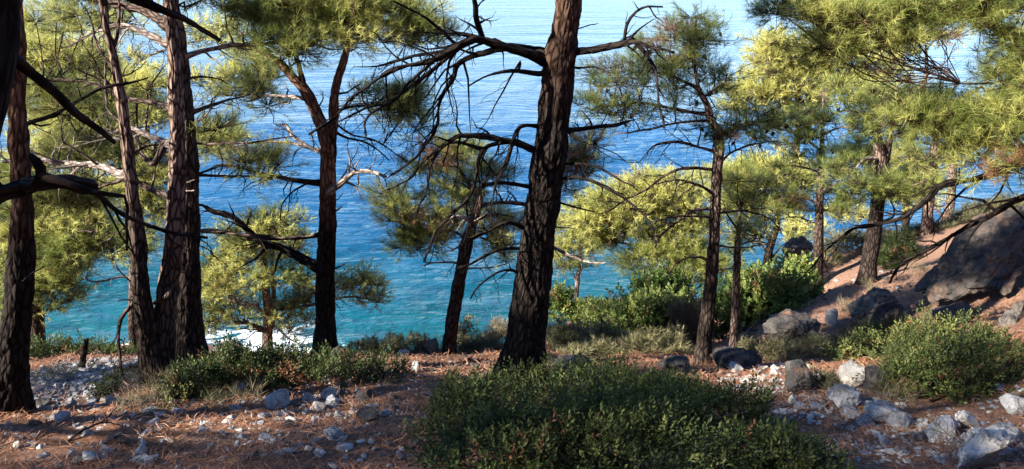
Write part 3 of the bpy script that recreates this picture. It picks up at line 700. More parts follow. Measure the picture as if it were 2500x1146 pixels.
tree('snag', 'leaning pine with a snapped pale top and shaggy branches between the two big trunks',
     [[(1094, 864, 40), (1100, 820, 35), (1112, 740, 33), (1122, 680, 32), (1132, 630, 32), (1146, 570, 30), (1158, 530, 27), (1168, 495, 23), (1172, 480, 18)]],
     [([(1125, 645), (1090, 640), (1050, 645), (1036, 650)], 7, 3, 2, 0.2, 0, True), ([(1125, 655), (1180, 655), (1240, 645)], 6, 3, 1, 0.1, 0.2, True), ([(1140, 590), (1110, 565), (1060, 560), (1000, 570)], 9, 4, 2, 0.1, 0.5),
      ([(1150, 560), (1140, 535), (1110, 530), (1080, 545)], 12, 5, 1, 0, -0.4, True), ([(1165, 505), (1220, 495), (1290, 500)], 12, 8, 2, 0, 0.4), ([(1155, 540), (1200, 525), (1250, 530)], 8, 4, 2, 0, 0.3), ([(1168, 490), (1140, 440), (1100, 400), (1060, 390)], 10, 4, 2, 0, 0.5),
      ([(1172, 482), (1190, 430), (1200, 390), (1230, 370)], 10, 4, 2, 0, 0.6), ([(1150, 570), (1200, 590), (1260, 600)], 7, 3, 2, 0.1, 0.4)],
     [(1180, 365, 110, 32, 1.0, 12, .42), (1060, 400, 70, 40, 0.6, 6, .5), (960, 500, 45, 45, 0.5, 5, .7), (1030, 540, 80, 40, 0.6, 9, .85), (985, 600, 45, 26, 0.4, 4, .35), (1230, 560, 60, 35, 0.5, 6, .7), (1100, 460, 70, 40, 0.6, 5, .5),
      (1250, 400, 60, 40, 1.0, 5, .4), (1180, 420, 50, 30, 0.5, 3, .65), (1390, 380, 45, 50, 1.2, 6, .35), (1400, 440, 40, 40, 1.2, 3, .4), (1090, 580, 50, 30, 0.5, 4, .5), (1120, 520, 40, 30, 0.3, 3, .75), (1240, 620, 45, 30, .6, 3, .6)],
     base=(1095, 862), seed=51, pink=(0.75, 0.95), tint=0.5, deadf=0.12)
MB_ = []
tree('main', 'biggest dark pine trunk standing alone at the centre of the slope with drooping bare branches',
     [[(1270, 935, 128), (1279, 880, 104), (1288, 800, 98), (1297, 720, 92), (1307, 630, 87), (1318, 540, 85), (1331, 450, 84), (1343, 370, 86), (1352, 300, 82), (1360, 220, 82), (1366, 150, 84), (1378, 80, 72), (1387, 0, 68), (1396, -150, 58), (1404, -350, 40), (1408, -560, 18)]],
     [([(1335, 148), (1290, 132), (1250, 121), (1180, 98), (1140, 104), (1060, 145), (960, 172), (870, 230), (800, 300), (755, 330)], 28, 4, 2, 0.22, -1.0),
      ([(1180, 98), (1165, 50), (1158, 0), (1150, -60)], 16, 10, 2, 0.1, -0.4), ([(1140, 106), (1050, 175), (980, 230), (900, 285), (890, 335)], 12, 3, 2, 0.25, -0.8), ([(1100, 122), (1000, 140), (930, 160), (860, 165)], 10, 3, 2, 0.2, 0.4),
      ([(1120, 115), (1060, 60), (1010, 30), (960, 5)], 9, 3, 2, 0.1, -0.5), ([(1060, 148), (1000, 200), (960, 250), (900, 262), (810, 300)], 9, 3, 2, 0.25, -0.9),
      ([(1338, 132), (1250, 116), (1200, 124), (1121, 152), (1106, 192), (1075, 243), (1065, 314), (1025, 374), (985, 410), (940, 440)], 22, 5, 1, 0.25, 0.9),
      ([(1325, 180), (1250, 173), (1190, 185), (1143, 211)], 13, 3, 0, 0, -0.3), ([(1270, 150), (1230, 220), (1190, 295), (1165, 325)], 5, 2, 1, 0.2, -0.4),
      ([(1318, 370), (1250, 345), (1150, 331), (1090, 350), (1052, 400), (1040, 470), (1015, 530)], 20, 4, 2, 0.4, -0.8), ([(1310, 308), (1275, 308), (1256, 335), (1235, 400), (1205, 470), (1195, 560)], 13, 4, 2, 0.45, -0.6),
      ([(1250, 346), (1180, 366), (1158, 450), (1130, 500), (1062, 570), (1035, 640)], 12, 4, 2, 0.35, -0.7), ([(1140, 490), (1140, 560), (1130, 600)], 6, 3, 1, 0.4, -0.7), ([(1100, 348), (1030, 400), (1000, 440), (930, 470)], 8, 3, 2, 0.35, 0.2),
      ([(1300, 458), (1240, 448), (1178, 452)], 12, 7, 0, 0, -0.3), ([(1285, 560), (1240, 545), (1180, 572), (1100, 612)], 11, 4, 1, 0.15, -0.5), ([(1285, 608), (1220, 610), (1170, 632), (1120, 655)], 9, 4, 2, 0.2, -0.5), ([(1270, 665), (1230, 660), (1180, 690), (1150, 730)], 8, 3, 2, 0.3, -0.4),
      ([(1400, 128), (1452, 121), (1523, 106), (1554, 104), (1604, 118), (1665, 131)], 21, 8, 1, 0.1, -0.6), ([(1523, 104), (1531, 62), (1554, 30), (1584, 17), (1620, 16)], 9, 4, 1, -0.1, -0.2), ([(1535, 98), (1560, 72), (1596, 46)], 6, 3, 0, 0, -0.3), ([(1584, 17), (1600, 40), (1616, 52)], 4, 2, 0, 0),
      ([(1556, 108), (1594, 157), (1604, 202), (1609, 253), (1620, 312)], 10, 5, 1, 0.2, -0.6), ([(1400, 164), (1452, 164), (1488, 177)], 7, 3, 0, 0, -0.3), ([(1410, 70), (1440, 62), (1460, 57)], 4, 2, 0, 0),
      ([(1385, 318), (1452, 311), (1503, 305), (1550, 292)], 14, 5, 2, 0.1, 0.5), ([(1385, 322), (1420, 340), (1447, 364)], 7, 3, 1, 0.1), ([(1375, 400), (1437, 402), (1503, 435), (1549, 457)], 7, 3, 1, 0.1, -0.5),
      ([(1365, 438), (1402, 433), (1452, 445), (1518, 481), (1564, 521), (1588, 550), (1599, 590)], 9, 4, 1, 0.1, -0.8), ([(1365, 494), (1402, 505), (1452, 520)], 6, 3, 1, 0.1), ([(1350, 604), (1400, 628), (1440, 643), (1480, 645)], 8, 4, 1, 0.1, -0.3, True),
      ([(1362, 555), (1390, 557), (1410, 560)], 4, 2, 0, 0)],
     [(1230, -300, 230, 120, 0, 34), (1480, -360, 200, 110, 0, 24), (1400, -540, 220, 90, 0, 16)],  # crown out of view, thickened to block the sun from the boulder
     base=(1272, 928), mat=M_DARKBARK, seed=61, fiss=0.015, pink=(0.5, 0.95), tint=0.35)
tree('slender', 'slender straight pine with a dark cone laden crown leaning towards the big central trunk',
     [[(1716, 893, 48), (1720, 840, 38), (1728, 760, 34), (1735, 690, 31), (1742, 600, 29), (1748, 500, 28), (1752, 420, 27), (1755, 350, 26), (1753, 320, 24), (1735, 295, 20), (1726, 258, 17), (1708, 223, 14), (1697, 180, 11), (1692, 110, 8), (1700, 50, 5)]],
     [([(1748, 371), (1685, 354), (1645, 347), (1604, 354), (1560, 400)], 9, 3, 2, 0.25, -0.3), ([(1746, 415), (1685, 410), (1630, 425), (1579, 460), (1528, 488), (1480, 520)], 9, 3, 2, 0.1, -0.6), ([(1745, 476), (1705, 452), (1655, 440), (1600, 448)], 9, 3, 2, 0.25, -0.4),
      ([(1742, 511), (1695, 514), (1655, 541), (1614, 575), (1600, 610)], 9, 4, 2, 0.15, -0.5), ([(1742, 531), (1655, 529), (1595, 545)], 6, 3, 1, 0.1), ([(1736, 640), (1700, 626), (1660, 636), (1635, 665)], 7, 3, 1, 0.2, -0.3), ([(1758, 520), (1822, 516), (1880, 536), (1910, 570)], 6, 3, 1, 0.2),
      ([(1750, 600), (1800, 606), (1850, 602)], 5, 3, 1, 0.1), ([(1705, 218), (1665, 197), (1614, 177), (1554, 182)], 9, 3, 2, 0, -0.3), ([(1715, 278), (1655, 268), (1574, 253), (1493, 258), (1440, 270)], 9, 3, 2, 0.05, -0.4), ([(1730, 295), (1660, 300), (1560, 320), (1500, 330)], 7, 3, 2, 0.05, 0.2),
      ([(1757, 330), (1800, 310), (1850, 300), (1900, 290)], 12, 5, 2, 0, 0.4), ([(1715, 240), (1750, 215), (1780, 195)], 6, 3, 1, 0), ([(1757, 400), (1790, 370), (1850, 350), (1900, 345)], 7, 3, 2, 0.15)],
     [(1690, 75, 62, 38, 0.1, 7, .28), (1645, 125, 85, 40, 0, 9, .25), (1560, 185, 100, 30, -0.2, 9, .28), (1480, 195, 55, 26, -0.2, 4, .33), (1735, 190, 50, 40, 0.2, 5, .25), (1460, 260, 50, 32, -0.3, 4, .28), (1560, 275, 90, 25, -0.2, 6, .25), (1690, 235, 60, 35, 0.2, 5, .22),
      (1760, 325, 70, 26, 0.1, 6, .25), (1850, 300, 60, 30, 0.4, 5, .3), (1450, 350, 25, 12, -0.3, 2, .4), (1630, 165, 60, 30, .3, 4, .3)],
     base=(1716, 891), seed=71, fiss=0.008, pink=(0.3, 0.6), cones=46, tufts=20, size=0.15)
tree('thin', 'thin grey pine pole with peeling bark next to the slender cone laden pine',
     [[(1789, 866, 22), (1793, 800, 20), (1797, 700, 20), (1800, 620, 18), (1803, 560, 13), (1807, 500, 6)]],
     [([(1798, 660), (1775, 655), (1750, 660)], 4, 2, 1, 0, 0, True), ([(1800, 600), (1840, 590), (1880, 600)], 5, 2, 2, 0.1), ([(1800, 560), (1770, 520), (1740, 500)], 5, 2, 2, 0)],
     [(1820, 540, 55, 40, 0, 5, .4), (1790, 470, 60, 35, 0, 5, .5), (1850, 470, 50, 40, 0.3, 5, .45)], base=(1789, 865), seed=81, fiss=0.006, pink=(-.5, 1.2), tufts=18)
tree('bank', 'sturdy dark pine rooted on the sunlit bank with a tuft of green across its trunk',
     [[(2118, 692, 46), (2122, 640, 38), (2130, 590, 36), (2138, 540, 34), (2145, 480, 32), (2150, 420, 30), (2148, 370, 27), (2142, 330, 20), (2146, 280, 15), (2150, 230, 9)],
      [(2150, 420, 24), (2162, 385, 20), (2172, 340, 16), (2182, 290, 10)]],
     [([(2150, 470), (2210, 460), (2260, 440)], 8, 4, 2, 0), ([(2145, 480), (2090, 440), (2060, 420)], 8, 4, 2, 0), ([(2150, 385), (2110, 390), (2090, 410)], 10, 4, 1, 0, -0.4, True), ([(2135, 540), (2180, 530), (2175, 480)], 6, 3, 1, 0)],
     [(2145, 470, 85, 32, -0.4, 8, .36), (2080, 430, 50, 35, -0.3, 5, .4), (2230, 440, 60, 35, 0.2, 5, .5), (2160, 290, 110, 45, 0.2, 10, .32), (2100, 230, 90, 50, 0.3, 8, .5), (2230, 260, 80, 50, 0.3, 7, .4)],
     base=(2118, 691), seed=91, pink=(0.5, 0.75), d=14)
tree('screen', 'narrow pine with hanging dark cone clusters, before the sturdy pine on the bank',
     [[(1996, 712, 27), (1997, 640, 24), (1999, 580, 22), (2001, 500, 19), (2004, 440, 17), (2006, 380, 13), (2008, 300, 9), (2012, 220, 5)]],
     [([(2001, 500), (1960, 480), (1900, 470)], 6, 3, 2, 0.1), ([(2002, 470), (2040, 450), (2080, 450)], 6, 3, 2, 0.1), ([(2004, 420), (1940, 405), (1870, 405)], 7, 3, 2, 0.1), ([(2006, 370), (1950, 330), (1880, 310)], 7, 3, 2, 0.1), ([(2008, 330), (2060, 310), (2110, 320)], 6, 3, 2, 0.1)],
     [(1990, 480, 85, 38, 0, 9, .38), (1910, 500, 55, 35, 0, 5, .42), (1960, 300, 110, 36, -0.2, 10, .22), (2010, 375, 70, 40, -0.3, 7, .12), (1900, 340, 60, 30, 0, 4, .2), (1880, 430, 50, 25, 0, 3, .4), (2060, 500, 40, 25, 0, 3, .4)],
     base=(1995, 712), seed=101, pink=(0.2, 0.6), cones=40)
tree('pale', 'pale sunlit pine trunk rising from scrub on the far spur, thicker of the two',
     [[(2262, 572, 27), (2265, 520, 25), (2272, 460, 24), (2278, 410, 21), (2282, 360, 17), (2285, 310, 11)]], [([(2268, 500), (2300, 505), (2320, 500)], 6, 3, 1, 0, 0, True), ([(2280, 390), (2330, 370), (2370, 365)], 7, 3, 1, 0, 0, True)],
     [(2290, 380, 70, 50, 0.3, 7, .7), (2230, 340, 60, 50, 0, 6, .6), (2330, 330, 60, 40, 0, 5, .55)], base=(2263, 572), seed=111, pink=(-0.6, 0.2))
tree('palelean', 'pale leaning pine trunk rising from scrub on the far spur, outer of the two',
     [[(2306, 545, 22), (2318, 510, 21), (2324, 450, 20), (2328, 400, 18), (2338, 340, 13), (2350, 290, 8)]], [([(2308, 540), (2290, 515), (2270, 505)], 8, 4, 1, 0, 0, True)],
     [(2350, 330, 60, 45, 0.3, 6, .65), (2390, 280, 55, 40, 0, 5, .6), (2310, 300, 60, 30, 0, 4, .6)], base=(2308, 548), seed=121, pink=(-0.6, 0.2))

# ---- the pine out of frame whose long limbs sweep in over the boulder
tree('sweep', 'pine beyond the frame edge whose long dark limbs sweep down over the big boulder',
     [[(2640, 900, 80), (2650, 700, 74), (2655, 500, 68), (2650, 250, 60), (2640, 0, 50), (2620, -250, 36), (2600, -450, 16)]],
     [([(2640, 260), (2500, 105), (2440, 72), (2380, 45), (2320, 30)], 44, 12, 2, 0, 0.6), ([(2650, 420), (2500, 372), (2420, 352), (2350, 340), (2290, 330)], 30, 10, 2, 0, 0.4), ([(2650, 330), (2560, 360), (2480, 400), (2400, 432), (2300, 452), (2260, 490), (2200, 532), (2130, 552), (2080, 560), (2020, 610), (1945, 690)], 27, 5, 1, 0.2, 1.0),
      ([(2650, 420), (2500, 480), (2430, 520), (2380, 545), (2300, 590), (2240, 622), (2195, 650), (2168, 696)], 22, 7, 1, 0.2, 1.6), ([(2470, 405), (2440, 470), (2400, 520)], 6, 3, 1, 0.3), ([(2500, 130), (2420, 190), (2330, 260), (2260, 300)], 9, 3, 2, 0.05, 0.4, True),
      ([(2240, 622), (2200, 640), (2172, 645)], 6, 3, 1, 0), ([(2440, 200), (2360, 205), (2340, 205)], 5, 3, 0, 0, 0.2)],
     [(2110, 50, 120, 34, 0.4, 16, .68), (2290, 25, 120, 34, 0.3, 15, .52), (2045, 112, 48, 26, 0.5, 6, .5), (2190, 100, 60, 20, 0.4, 5, .6), (2430, 30, 90, 36, 0, 9, .55), (2470, 195, 45, 50, 0, 8, .6), (2455, 290, 65, 50, 0, 9, .45), (2300, 285, 90, 34, 0.3, 10, .42), (2190, 285, 70, 24, 0.4, 6, .38),
      (1905, 20, 40, 38, 0.6, 5, .3), (2370, 330, 90, 40, 0.2, 8, .4), (2420, 400, 80, 26, -.1, 5, .42), (1980, 30, 50, 30, 0.6, 3, .3), (2480, 120, 40, 30, 0, 3, .5)],
     d=7.6, seed=131, tint=0.42, mat=M_DARKBARK, ext='no', tufts=28, size=0.18, group='pine trees reaching in from outside')

# ---- trees on the hidden slope below the terrace
tree('shorepine', 'spreading bushy pine on the lower slope in front of the white surf',
     [[(654, 850, 26), (655, 790, 23), (652, 730, 20), (647, 680, 18), (645, 640, 16), (640, 600, 10), (636, 560, 6)], [(664, 800, 14, 0.6), (668, 720, 12, 0.8), (664, 650, 9, 0.8), (670, 600, 5, 0.8)]],
     [([(650, 810), (610, 790), (570, 785)], 12, 5, 2, 0, -0.5), ([(650, 770), (620, 745), (570, 735)], 9, 4, 2, 0, -0.8, True), ([(655, 765), (700, 745), (760, 738)], 9, 4, 2, 0, 0.8, True), ([(648, 690), (600, 660), (560, 655)], 5, 2, 2, 0, 0, True), ([(650, 700), (700, 690), (745, 680)], 5, 2, 2, 0, 0, True), ([(668, 795), (710, 830), (760, 850)], 5, 3, 1, 0.1),
      ([(655, 760), (760, 745), (850, 725), (920, 735)], 8, 4, 2, 0, 1.2), ([(650, 745), (760, 720), (860, 700)], 7, 3, 2, 0, 1.0, True)],
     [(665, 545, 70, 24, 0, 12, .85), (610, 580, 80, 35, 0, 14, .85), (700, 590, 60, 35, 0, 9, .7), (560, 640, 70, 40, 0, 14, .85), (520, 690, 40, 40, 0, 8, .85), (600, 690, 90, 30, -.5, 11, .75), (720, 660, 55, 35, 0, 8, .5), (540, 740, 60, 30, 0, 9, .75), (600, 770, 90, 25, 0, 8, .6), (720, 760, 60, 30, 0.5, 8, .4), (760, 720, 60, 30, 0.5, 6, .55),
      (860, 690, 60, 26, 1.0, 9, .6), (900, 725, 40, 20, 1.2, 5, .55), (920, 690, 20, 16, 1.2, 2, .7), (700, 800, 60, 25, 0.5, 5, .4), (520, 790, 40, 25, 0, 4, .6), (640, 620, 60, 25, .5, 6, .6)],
     d=20, seed=141, R=0.55, size=0.24, tufts=26, pink=(-0.4, 0.6), group='pine trees on the lower slope')
tree('leftback', 'pine with wide pale green boughs behind the tall straight trunk',
     [[(95, 840, 34), (90, 760, 32), (84, 690, 30), (84, 600, 27), (92, 500, 24), (110, 380, 20), (120, 250, 14), (115, 120, 8)]],
     [([(86, 650), (40, 600), (-40, 580)], 9, 4, 2, 0), ([(86, 600), (160, 570), (240, 565)], 9, 4, 2, 0), ([(92, 500), (180, 490), (260, 500)], 10, 4, 2, 0), ([(105, 420), (40, 380), (-30, 370)], 9, 4, 2, 0), ([(112, 340), (180, 300), (250, 280)], 8, 4, 2, 0), ([(118, 230), (60, 180), (20, 160)], 6, 3, 2, 0, 0, True), ([(85, 700), (130, 690), (180, 700)], 6, 3, 2, 0)],
     [(110, 145, 110, 45, 0, 17, .8), (60, 200, 80, 40, 0, 10, .75), (230, 310, 100, 30, 0, 13, .85), (150, 365, 120, 22, 0, 13, .8), (40, 420, 60, 35, 0, 8, .8), (150, 530, 120, 40, 0, 18, .8), (230, 590, 80, 40, -0.4, 11, .5), (150, 620, 70, 40, -0.3, 10, .45), (100, 720, 90, 55, 0, 15, .42), (30, 650, 40, 90, 0, 10, .5), (160, 680, 50, 35, 0, 6, .38), (20, 560, 50, 50, 0, 7, .7), (20, 770, 40, 40, .3, 4, .35)],
     d=12.5, seed=151, R=0.5, size=0.2, group='pine trees on the lower slope')
tree('leftfar', 'pale sunlit pine crown seen between the forked pine and the straight trunk',
     [[(330, 860, 24), (326, 700, 22), (330, 560, 19), (345, 440, 16), (360, 340, 13), (352, 240, 8)]],
     [([(340, 480), (280, 450), (220, 445)], 7, 3, 2, 0, 0, True), ([(350, 400), (400, 380), (450, 385)], 7, 3, 2, 0, 0, True), ([(357, 340), (300, 310), (240, 300)], 6, 3, 2, 0, 0, True)],
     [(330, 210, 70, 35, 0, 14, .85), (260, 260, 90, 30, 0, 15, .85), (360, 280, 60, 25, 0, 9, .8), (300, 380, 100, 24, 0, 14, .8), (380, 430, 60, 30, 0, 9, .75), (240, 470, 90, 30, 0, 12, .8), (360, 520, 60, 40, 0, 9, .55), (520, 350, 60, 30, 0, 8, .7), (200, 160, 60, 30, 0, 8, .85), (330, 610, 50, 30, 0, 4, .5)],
     d=17, seed=161, R=0.55, size=0.24, group='pine trees on the lower slope')
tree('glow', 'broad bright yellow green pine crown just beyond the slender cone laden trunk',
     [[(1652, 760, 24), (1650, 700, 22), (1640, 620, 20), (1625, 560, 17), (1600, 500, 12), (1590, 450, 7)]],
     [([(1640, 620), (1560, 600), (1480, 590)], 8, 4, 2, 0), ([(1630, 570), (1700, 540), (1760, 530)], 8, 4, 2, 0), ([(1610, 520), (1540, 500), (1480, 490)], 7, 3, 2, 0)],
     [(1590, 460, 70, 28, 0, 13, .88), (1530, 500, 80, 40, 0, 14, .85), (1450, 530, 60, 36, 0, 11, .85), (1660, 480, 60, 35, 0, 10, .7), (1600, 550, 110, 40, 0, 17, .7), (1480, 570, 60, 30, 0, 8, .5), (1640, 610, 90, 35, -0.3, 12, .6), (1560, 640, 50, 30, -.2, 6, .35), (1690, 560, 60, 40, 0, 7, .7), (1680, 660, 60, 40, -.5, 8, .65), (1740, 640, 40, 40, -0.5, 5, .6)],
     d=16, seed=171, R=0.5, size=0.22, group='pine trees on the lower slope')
tree('small', 'small pine with a short white trunk over the olive scrub by the water',
     [[(1401, 775, 13), (1407, 720, 12), (1412, 670, 11), (1416, 620, 9), (1412, 560, 6)]], [([(1408, 690), (1395, 660), (1380, 650)], 4, 2, 1, 0, 0, True), ([(1412, 660), (1440, 650), (1460, 652)], 4, 2, 1, 0, 0, True)],
     [(1400, 600, 45, 25, 0, 6, .8), (1420, 550, 50, 30, 0, 6, .7), (1390, 645, 40, 24, 0, 5, .35), (1370, 560, 30, 30, 0, 3, .8), (1450, 590, 40, 24, 0, 4, .6)], d=17, seed=181, mat=M_DEAD, pink=(-0.9, -0.2), R=0.45, size=0.2, group='pine trees on the lower slope')
tree('behind', 'bushy lit pine standing between the thin grey pole and the screen of cones',
     [[(1871, 690, 20), (1872, 640, 19), (1884, 590, 18), (1897, 550, 15), (1900, 490, 10), (1890, 440, 6)]], [([(1880, 600), (1840, 590), (1810, 560)], 5, 3, 2, 0), ([(1895, 540), (1940, 530), (1980, 540)], 5, 3, 2, 0)],
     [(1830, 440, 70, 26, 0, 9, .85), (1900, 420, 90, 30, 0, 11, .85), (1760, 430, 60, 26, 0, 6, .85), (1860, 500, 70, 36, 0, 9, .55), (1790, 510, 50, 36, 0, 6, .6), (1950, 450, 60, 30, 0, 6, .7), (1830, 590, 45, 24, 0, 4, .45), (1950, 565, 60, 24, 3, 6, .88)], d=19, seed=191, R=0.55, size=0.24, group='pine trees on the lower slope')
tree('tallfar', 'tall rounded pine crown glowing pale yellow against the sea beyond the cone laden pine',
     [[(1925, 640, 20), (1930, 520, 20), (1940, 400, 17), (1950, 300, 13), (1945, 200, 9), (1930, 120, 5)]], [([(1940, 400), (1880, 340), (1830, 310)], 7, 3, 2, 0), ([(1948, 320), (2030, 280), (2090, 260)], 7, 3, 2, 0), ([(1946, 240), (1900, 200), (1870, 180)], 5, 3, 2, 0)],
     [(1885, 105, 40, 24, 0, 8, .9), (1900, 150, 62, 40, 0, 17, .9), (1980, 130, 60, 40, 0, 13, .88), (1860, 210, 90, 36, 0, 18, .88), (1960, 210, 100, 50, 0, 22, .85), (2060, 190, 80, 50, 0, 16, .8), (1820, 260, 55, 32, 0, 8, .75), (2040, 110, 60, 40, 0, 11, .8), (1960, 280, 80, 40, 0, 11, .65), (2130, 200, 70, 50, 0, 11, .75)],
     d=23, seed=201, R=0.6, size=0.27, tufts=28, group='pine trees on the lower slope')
tree('twiggy', 'sparse pine with thin pale twigs against the bright water above the sweeping limbs',
     [[(2210, 560, 18), (2215, 450, 17), (2225, 350, 15), (2245, 250, 12), (2262, 170, 9), (2260, 110, 5)]], [([(2230, 320), (2290, 260), (2340, 200)], 8, 3, 2, 0, 0, True), ([(2255, 190), (2310, 150), (2330, 110)], 5, 2, 2, 0, 0, True), ([(2250, 230), (2220, 190), (2200, 150)], 5, 2, 2, 0, 0, True), ([(2225, 350), (2180, 330), (2140, 330)], 6, 3, 2, 0, 0, True)],
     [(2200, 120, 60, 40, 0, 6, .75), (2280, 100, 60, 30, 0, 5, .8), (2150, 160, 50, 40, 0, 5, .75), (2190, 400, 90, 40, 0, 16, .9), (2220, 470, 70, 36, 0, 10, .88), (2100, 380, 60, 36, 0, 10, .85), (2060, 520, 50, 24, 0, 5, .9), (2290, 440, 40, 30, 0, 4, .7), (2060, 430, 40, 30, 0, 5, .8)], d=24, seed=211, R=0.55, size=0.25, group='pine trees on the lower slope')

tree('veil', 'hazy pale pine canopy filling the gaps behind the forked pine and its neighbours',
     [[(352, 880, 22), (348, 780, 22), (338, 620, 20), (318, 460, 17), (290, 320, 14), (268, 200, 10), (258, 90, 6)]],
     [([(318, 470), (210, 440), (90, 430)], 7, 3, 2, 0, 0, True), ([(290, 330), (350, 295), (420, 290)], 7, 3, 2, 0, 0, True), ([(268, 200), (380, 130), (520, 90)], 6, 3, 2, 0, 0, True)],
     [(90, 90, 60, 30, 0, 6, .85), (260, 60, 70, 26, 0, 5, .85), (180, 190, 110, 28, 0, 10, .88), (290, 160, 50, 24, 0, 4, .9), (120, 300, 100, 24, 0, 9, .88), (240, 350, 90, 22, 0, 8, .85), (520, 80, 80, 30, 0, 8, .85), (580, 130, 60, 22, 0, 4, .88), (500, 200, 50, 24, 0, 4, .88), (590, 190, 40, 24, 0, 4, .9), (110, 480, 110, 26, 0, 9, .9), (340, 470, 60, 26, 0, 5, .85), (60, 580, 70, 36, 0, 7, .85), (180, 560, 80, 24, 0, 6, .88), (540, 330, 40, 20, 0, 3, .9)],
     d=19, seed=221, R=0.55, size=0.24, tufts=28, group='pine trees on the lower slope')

# ---- pines uphill and beside the camera, out of frame: their crowns throw the shade over the terrace
def shade_pine(x, y, h, blobs, label, seed):
    z = hgt(x, y); r = np.random.default_rng(seed); root = np.array([x, y, z])
    t = thing('pine_tree', label, 'pine tree', root, 'shade pines above the terrace')
    P, Rr = resample([root + [0, 0, -.2], root + [0.1, 0, h * .3], root + [-.1, .1, h * .7], root + [0, 0, h]], [.17, .14, .1, .02], .12)
    mb = MB(); tube(mb, P, Rr, 14, 0.2, 0.01); mb.build('trunk', M_BARK, t)
    bw, cr = MB(), MB()
    for (dx, dy, dz, rx, ry, rz, n) in blobs:
        for _ in range(n):
            q = r.normal(size=3); q = q / np.linalg.norm(q) * r.uniform(0.2, 1) ** 0.5
            c = root + np.array([dx, dy, dz]) + q * np.array([rx, ry, rz])
            if in_gap(c, 0.52): continue
            a = root + np.array([0, 0, max(0.5, c[2] - z - 0.8)]); a[2] = min(a[2], z + h * .95)
            Pp, R2 = resample([a, (a + c) / 2 + r.normal(0, .15, 3), c], [.03, .02, .008], .3); tube(bw, Pp, R2, 5, 0.4)
            k = 26; dv = norm(r.normal(size=(k, 3)) + [0, 0, .3]); p = c + dv * r.uniform(.2, .6, (k, 1)) * [1, 1, .6]
            pr = TUFT_FAR[r.integers(5)]
            scatter(cr, pr[0], pr[1], p, dv + [0, 0, .4], np.full(k, .26), np.clip(r.normal(.45, .1, k), 0, 1), np.zeros(k), r)
    cr.smooth = False
    bw.build('branchlets', M_BARK, t, kind='stuff'); cr.build('crown', M_NEEDLE, t, kind='stuff')
SHADE = [(-9.8, 5.4, 7.0, [(0, 0, 3.2, 1.7, 1.6, 1.4, 50)]), (-9.0, 3.0, 9, [(0, 0, 6, 2.2, 2.2, 2.2, 95), (1, -1, 3.8, 1.6, 1.6, 1, 22)]), (-6.5, -2.0, 8, [(0, 0, 5.0, 2.4, 2.2, 2.0, 95)]), (-12, -1.5, 10, [(0, 0, 6.5, 2.8, 2.8, 2.6, 110)]), (-2.5, -4.5, 8, [(0, 0, 5.2, 2.4, 2.2, 1.8, 80)]),
         (-13.5, 6.0, 11, [(0, 0, 8, 2.4, 2.2, 2.2, 55)]), (3.5, -3.5, 8, [(0, 0, 5.0, 2.6, 2.2, 1.8, 80)])]
for k, (x, y, h, bl) in enumerate(SHADE):
    shade_pine(x, y, h, bl, ['low crowned pine outside the frame level with the rubble bed', 'tall pine outside the frame level with the straight trunk', 'pine outside the frame just uphill of the broken dead pine', 'broad crowned pine far outside the frame on the slope above the rubble bed',
                              'pine on the slope directly behind the viewer', 'lofty pine far outside the frame beyond the rubble bed', 'pine on the slope behind the viewer above the foreground bush'][k], 900 + k)

# ---------------------------------------------------------------- rocks and stones
def rock_mesh(name, mat, seed, dims, sub=3, npts=16, rough=0.10, cuts=0.05, smooth=True):
    r = np.random.default_rng(seed); bm = bmesh.new()
    for q in norm(r.normal(size=(npts, 3))) * r.uniform(0.8, 1.08, (npts, 1)): bm.verts.new(q)
    bmesh.ops.convex_hull(bm, input=bm.verts[:])
    bmesh.ops.delete(bm, geom=[v for v in bm.verts if not v.link_faces], context='VERTS')
    bmesh.ops.bevel(bm, geom=bm.edges[:], offset=0.05, segments=1, affect='EDGES', clamp_overlap=True)
    bmesh.ops.triangulate(bm, faces=bm.faces[:])
    if sub: bmesh.ops.subdivide_edges(bm, edges=bm.edges[:], cuts=sub, use_grid_fill=True)
    V = np.array([v.co[:] for v in bm.verts]); D = np.asarray(dims)
    nrm = norm(V)
    if rough:
        q = V * D / max(D) * 1.5 + seed
        disp = rough * fbm(q * 1.5, 4, 3) - cuts * np.clip(1 - np.abs(pn(q * 2.6, 7)) * 5, 0, 1) - cuts * 0.6 * np.clip(1 - np.abs(pn(q * 5.5 * np.array([1, 1, 1.8]), 9)) * 4, 0, 1)
        V = V + nrm * disp[:, None]
    V = V * D
    for v, c in zip(bm.verts, V): v.co = c
    me = bpy.data.meshes.new(name); bm.to_mesh(me); bm.free(); me.materials.append(mat)
    if smooth: me.shade_smooth()
    return me
def put_rock(label, px, py, wpx, hpx, mat, seed, cat='rock', name='rock', group=None, deep=0.9, sink=0.3, tilt=0.0, d=None, sub=3, rough=0.13, cuts=0.06, npts=18, roll=None):
    """rock whose visible width / height are wpx, hpx, standing at the ground seen at (px, py)"""
    if d is None: p = hit(px, py)
    else: p = W(px, py, d)
    mp = mpp(p); w = 0.62 * wpx * mp; h = 0.5 * hpx * mp / (1 - sink) * 1.05
    me = rock_mesh('rock', mat, seed, (w, w * deep, h), sub, npts, rough, cuts)
    o = bpy.data.objects.new(name, me); COL.objects.link(o)
    o.location = p + np.array([0, w * deep * 0.5, h * (1 - 2 * sink)]); o.rotation_euler = (0, tilt, (seed * 1.7 % 0.8) if roll is None else roll)
    return tag(o, label, cat, group)

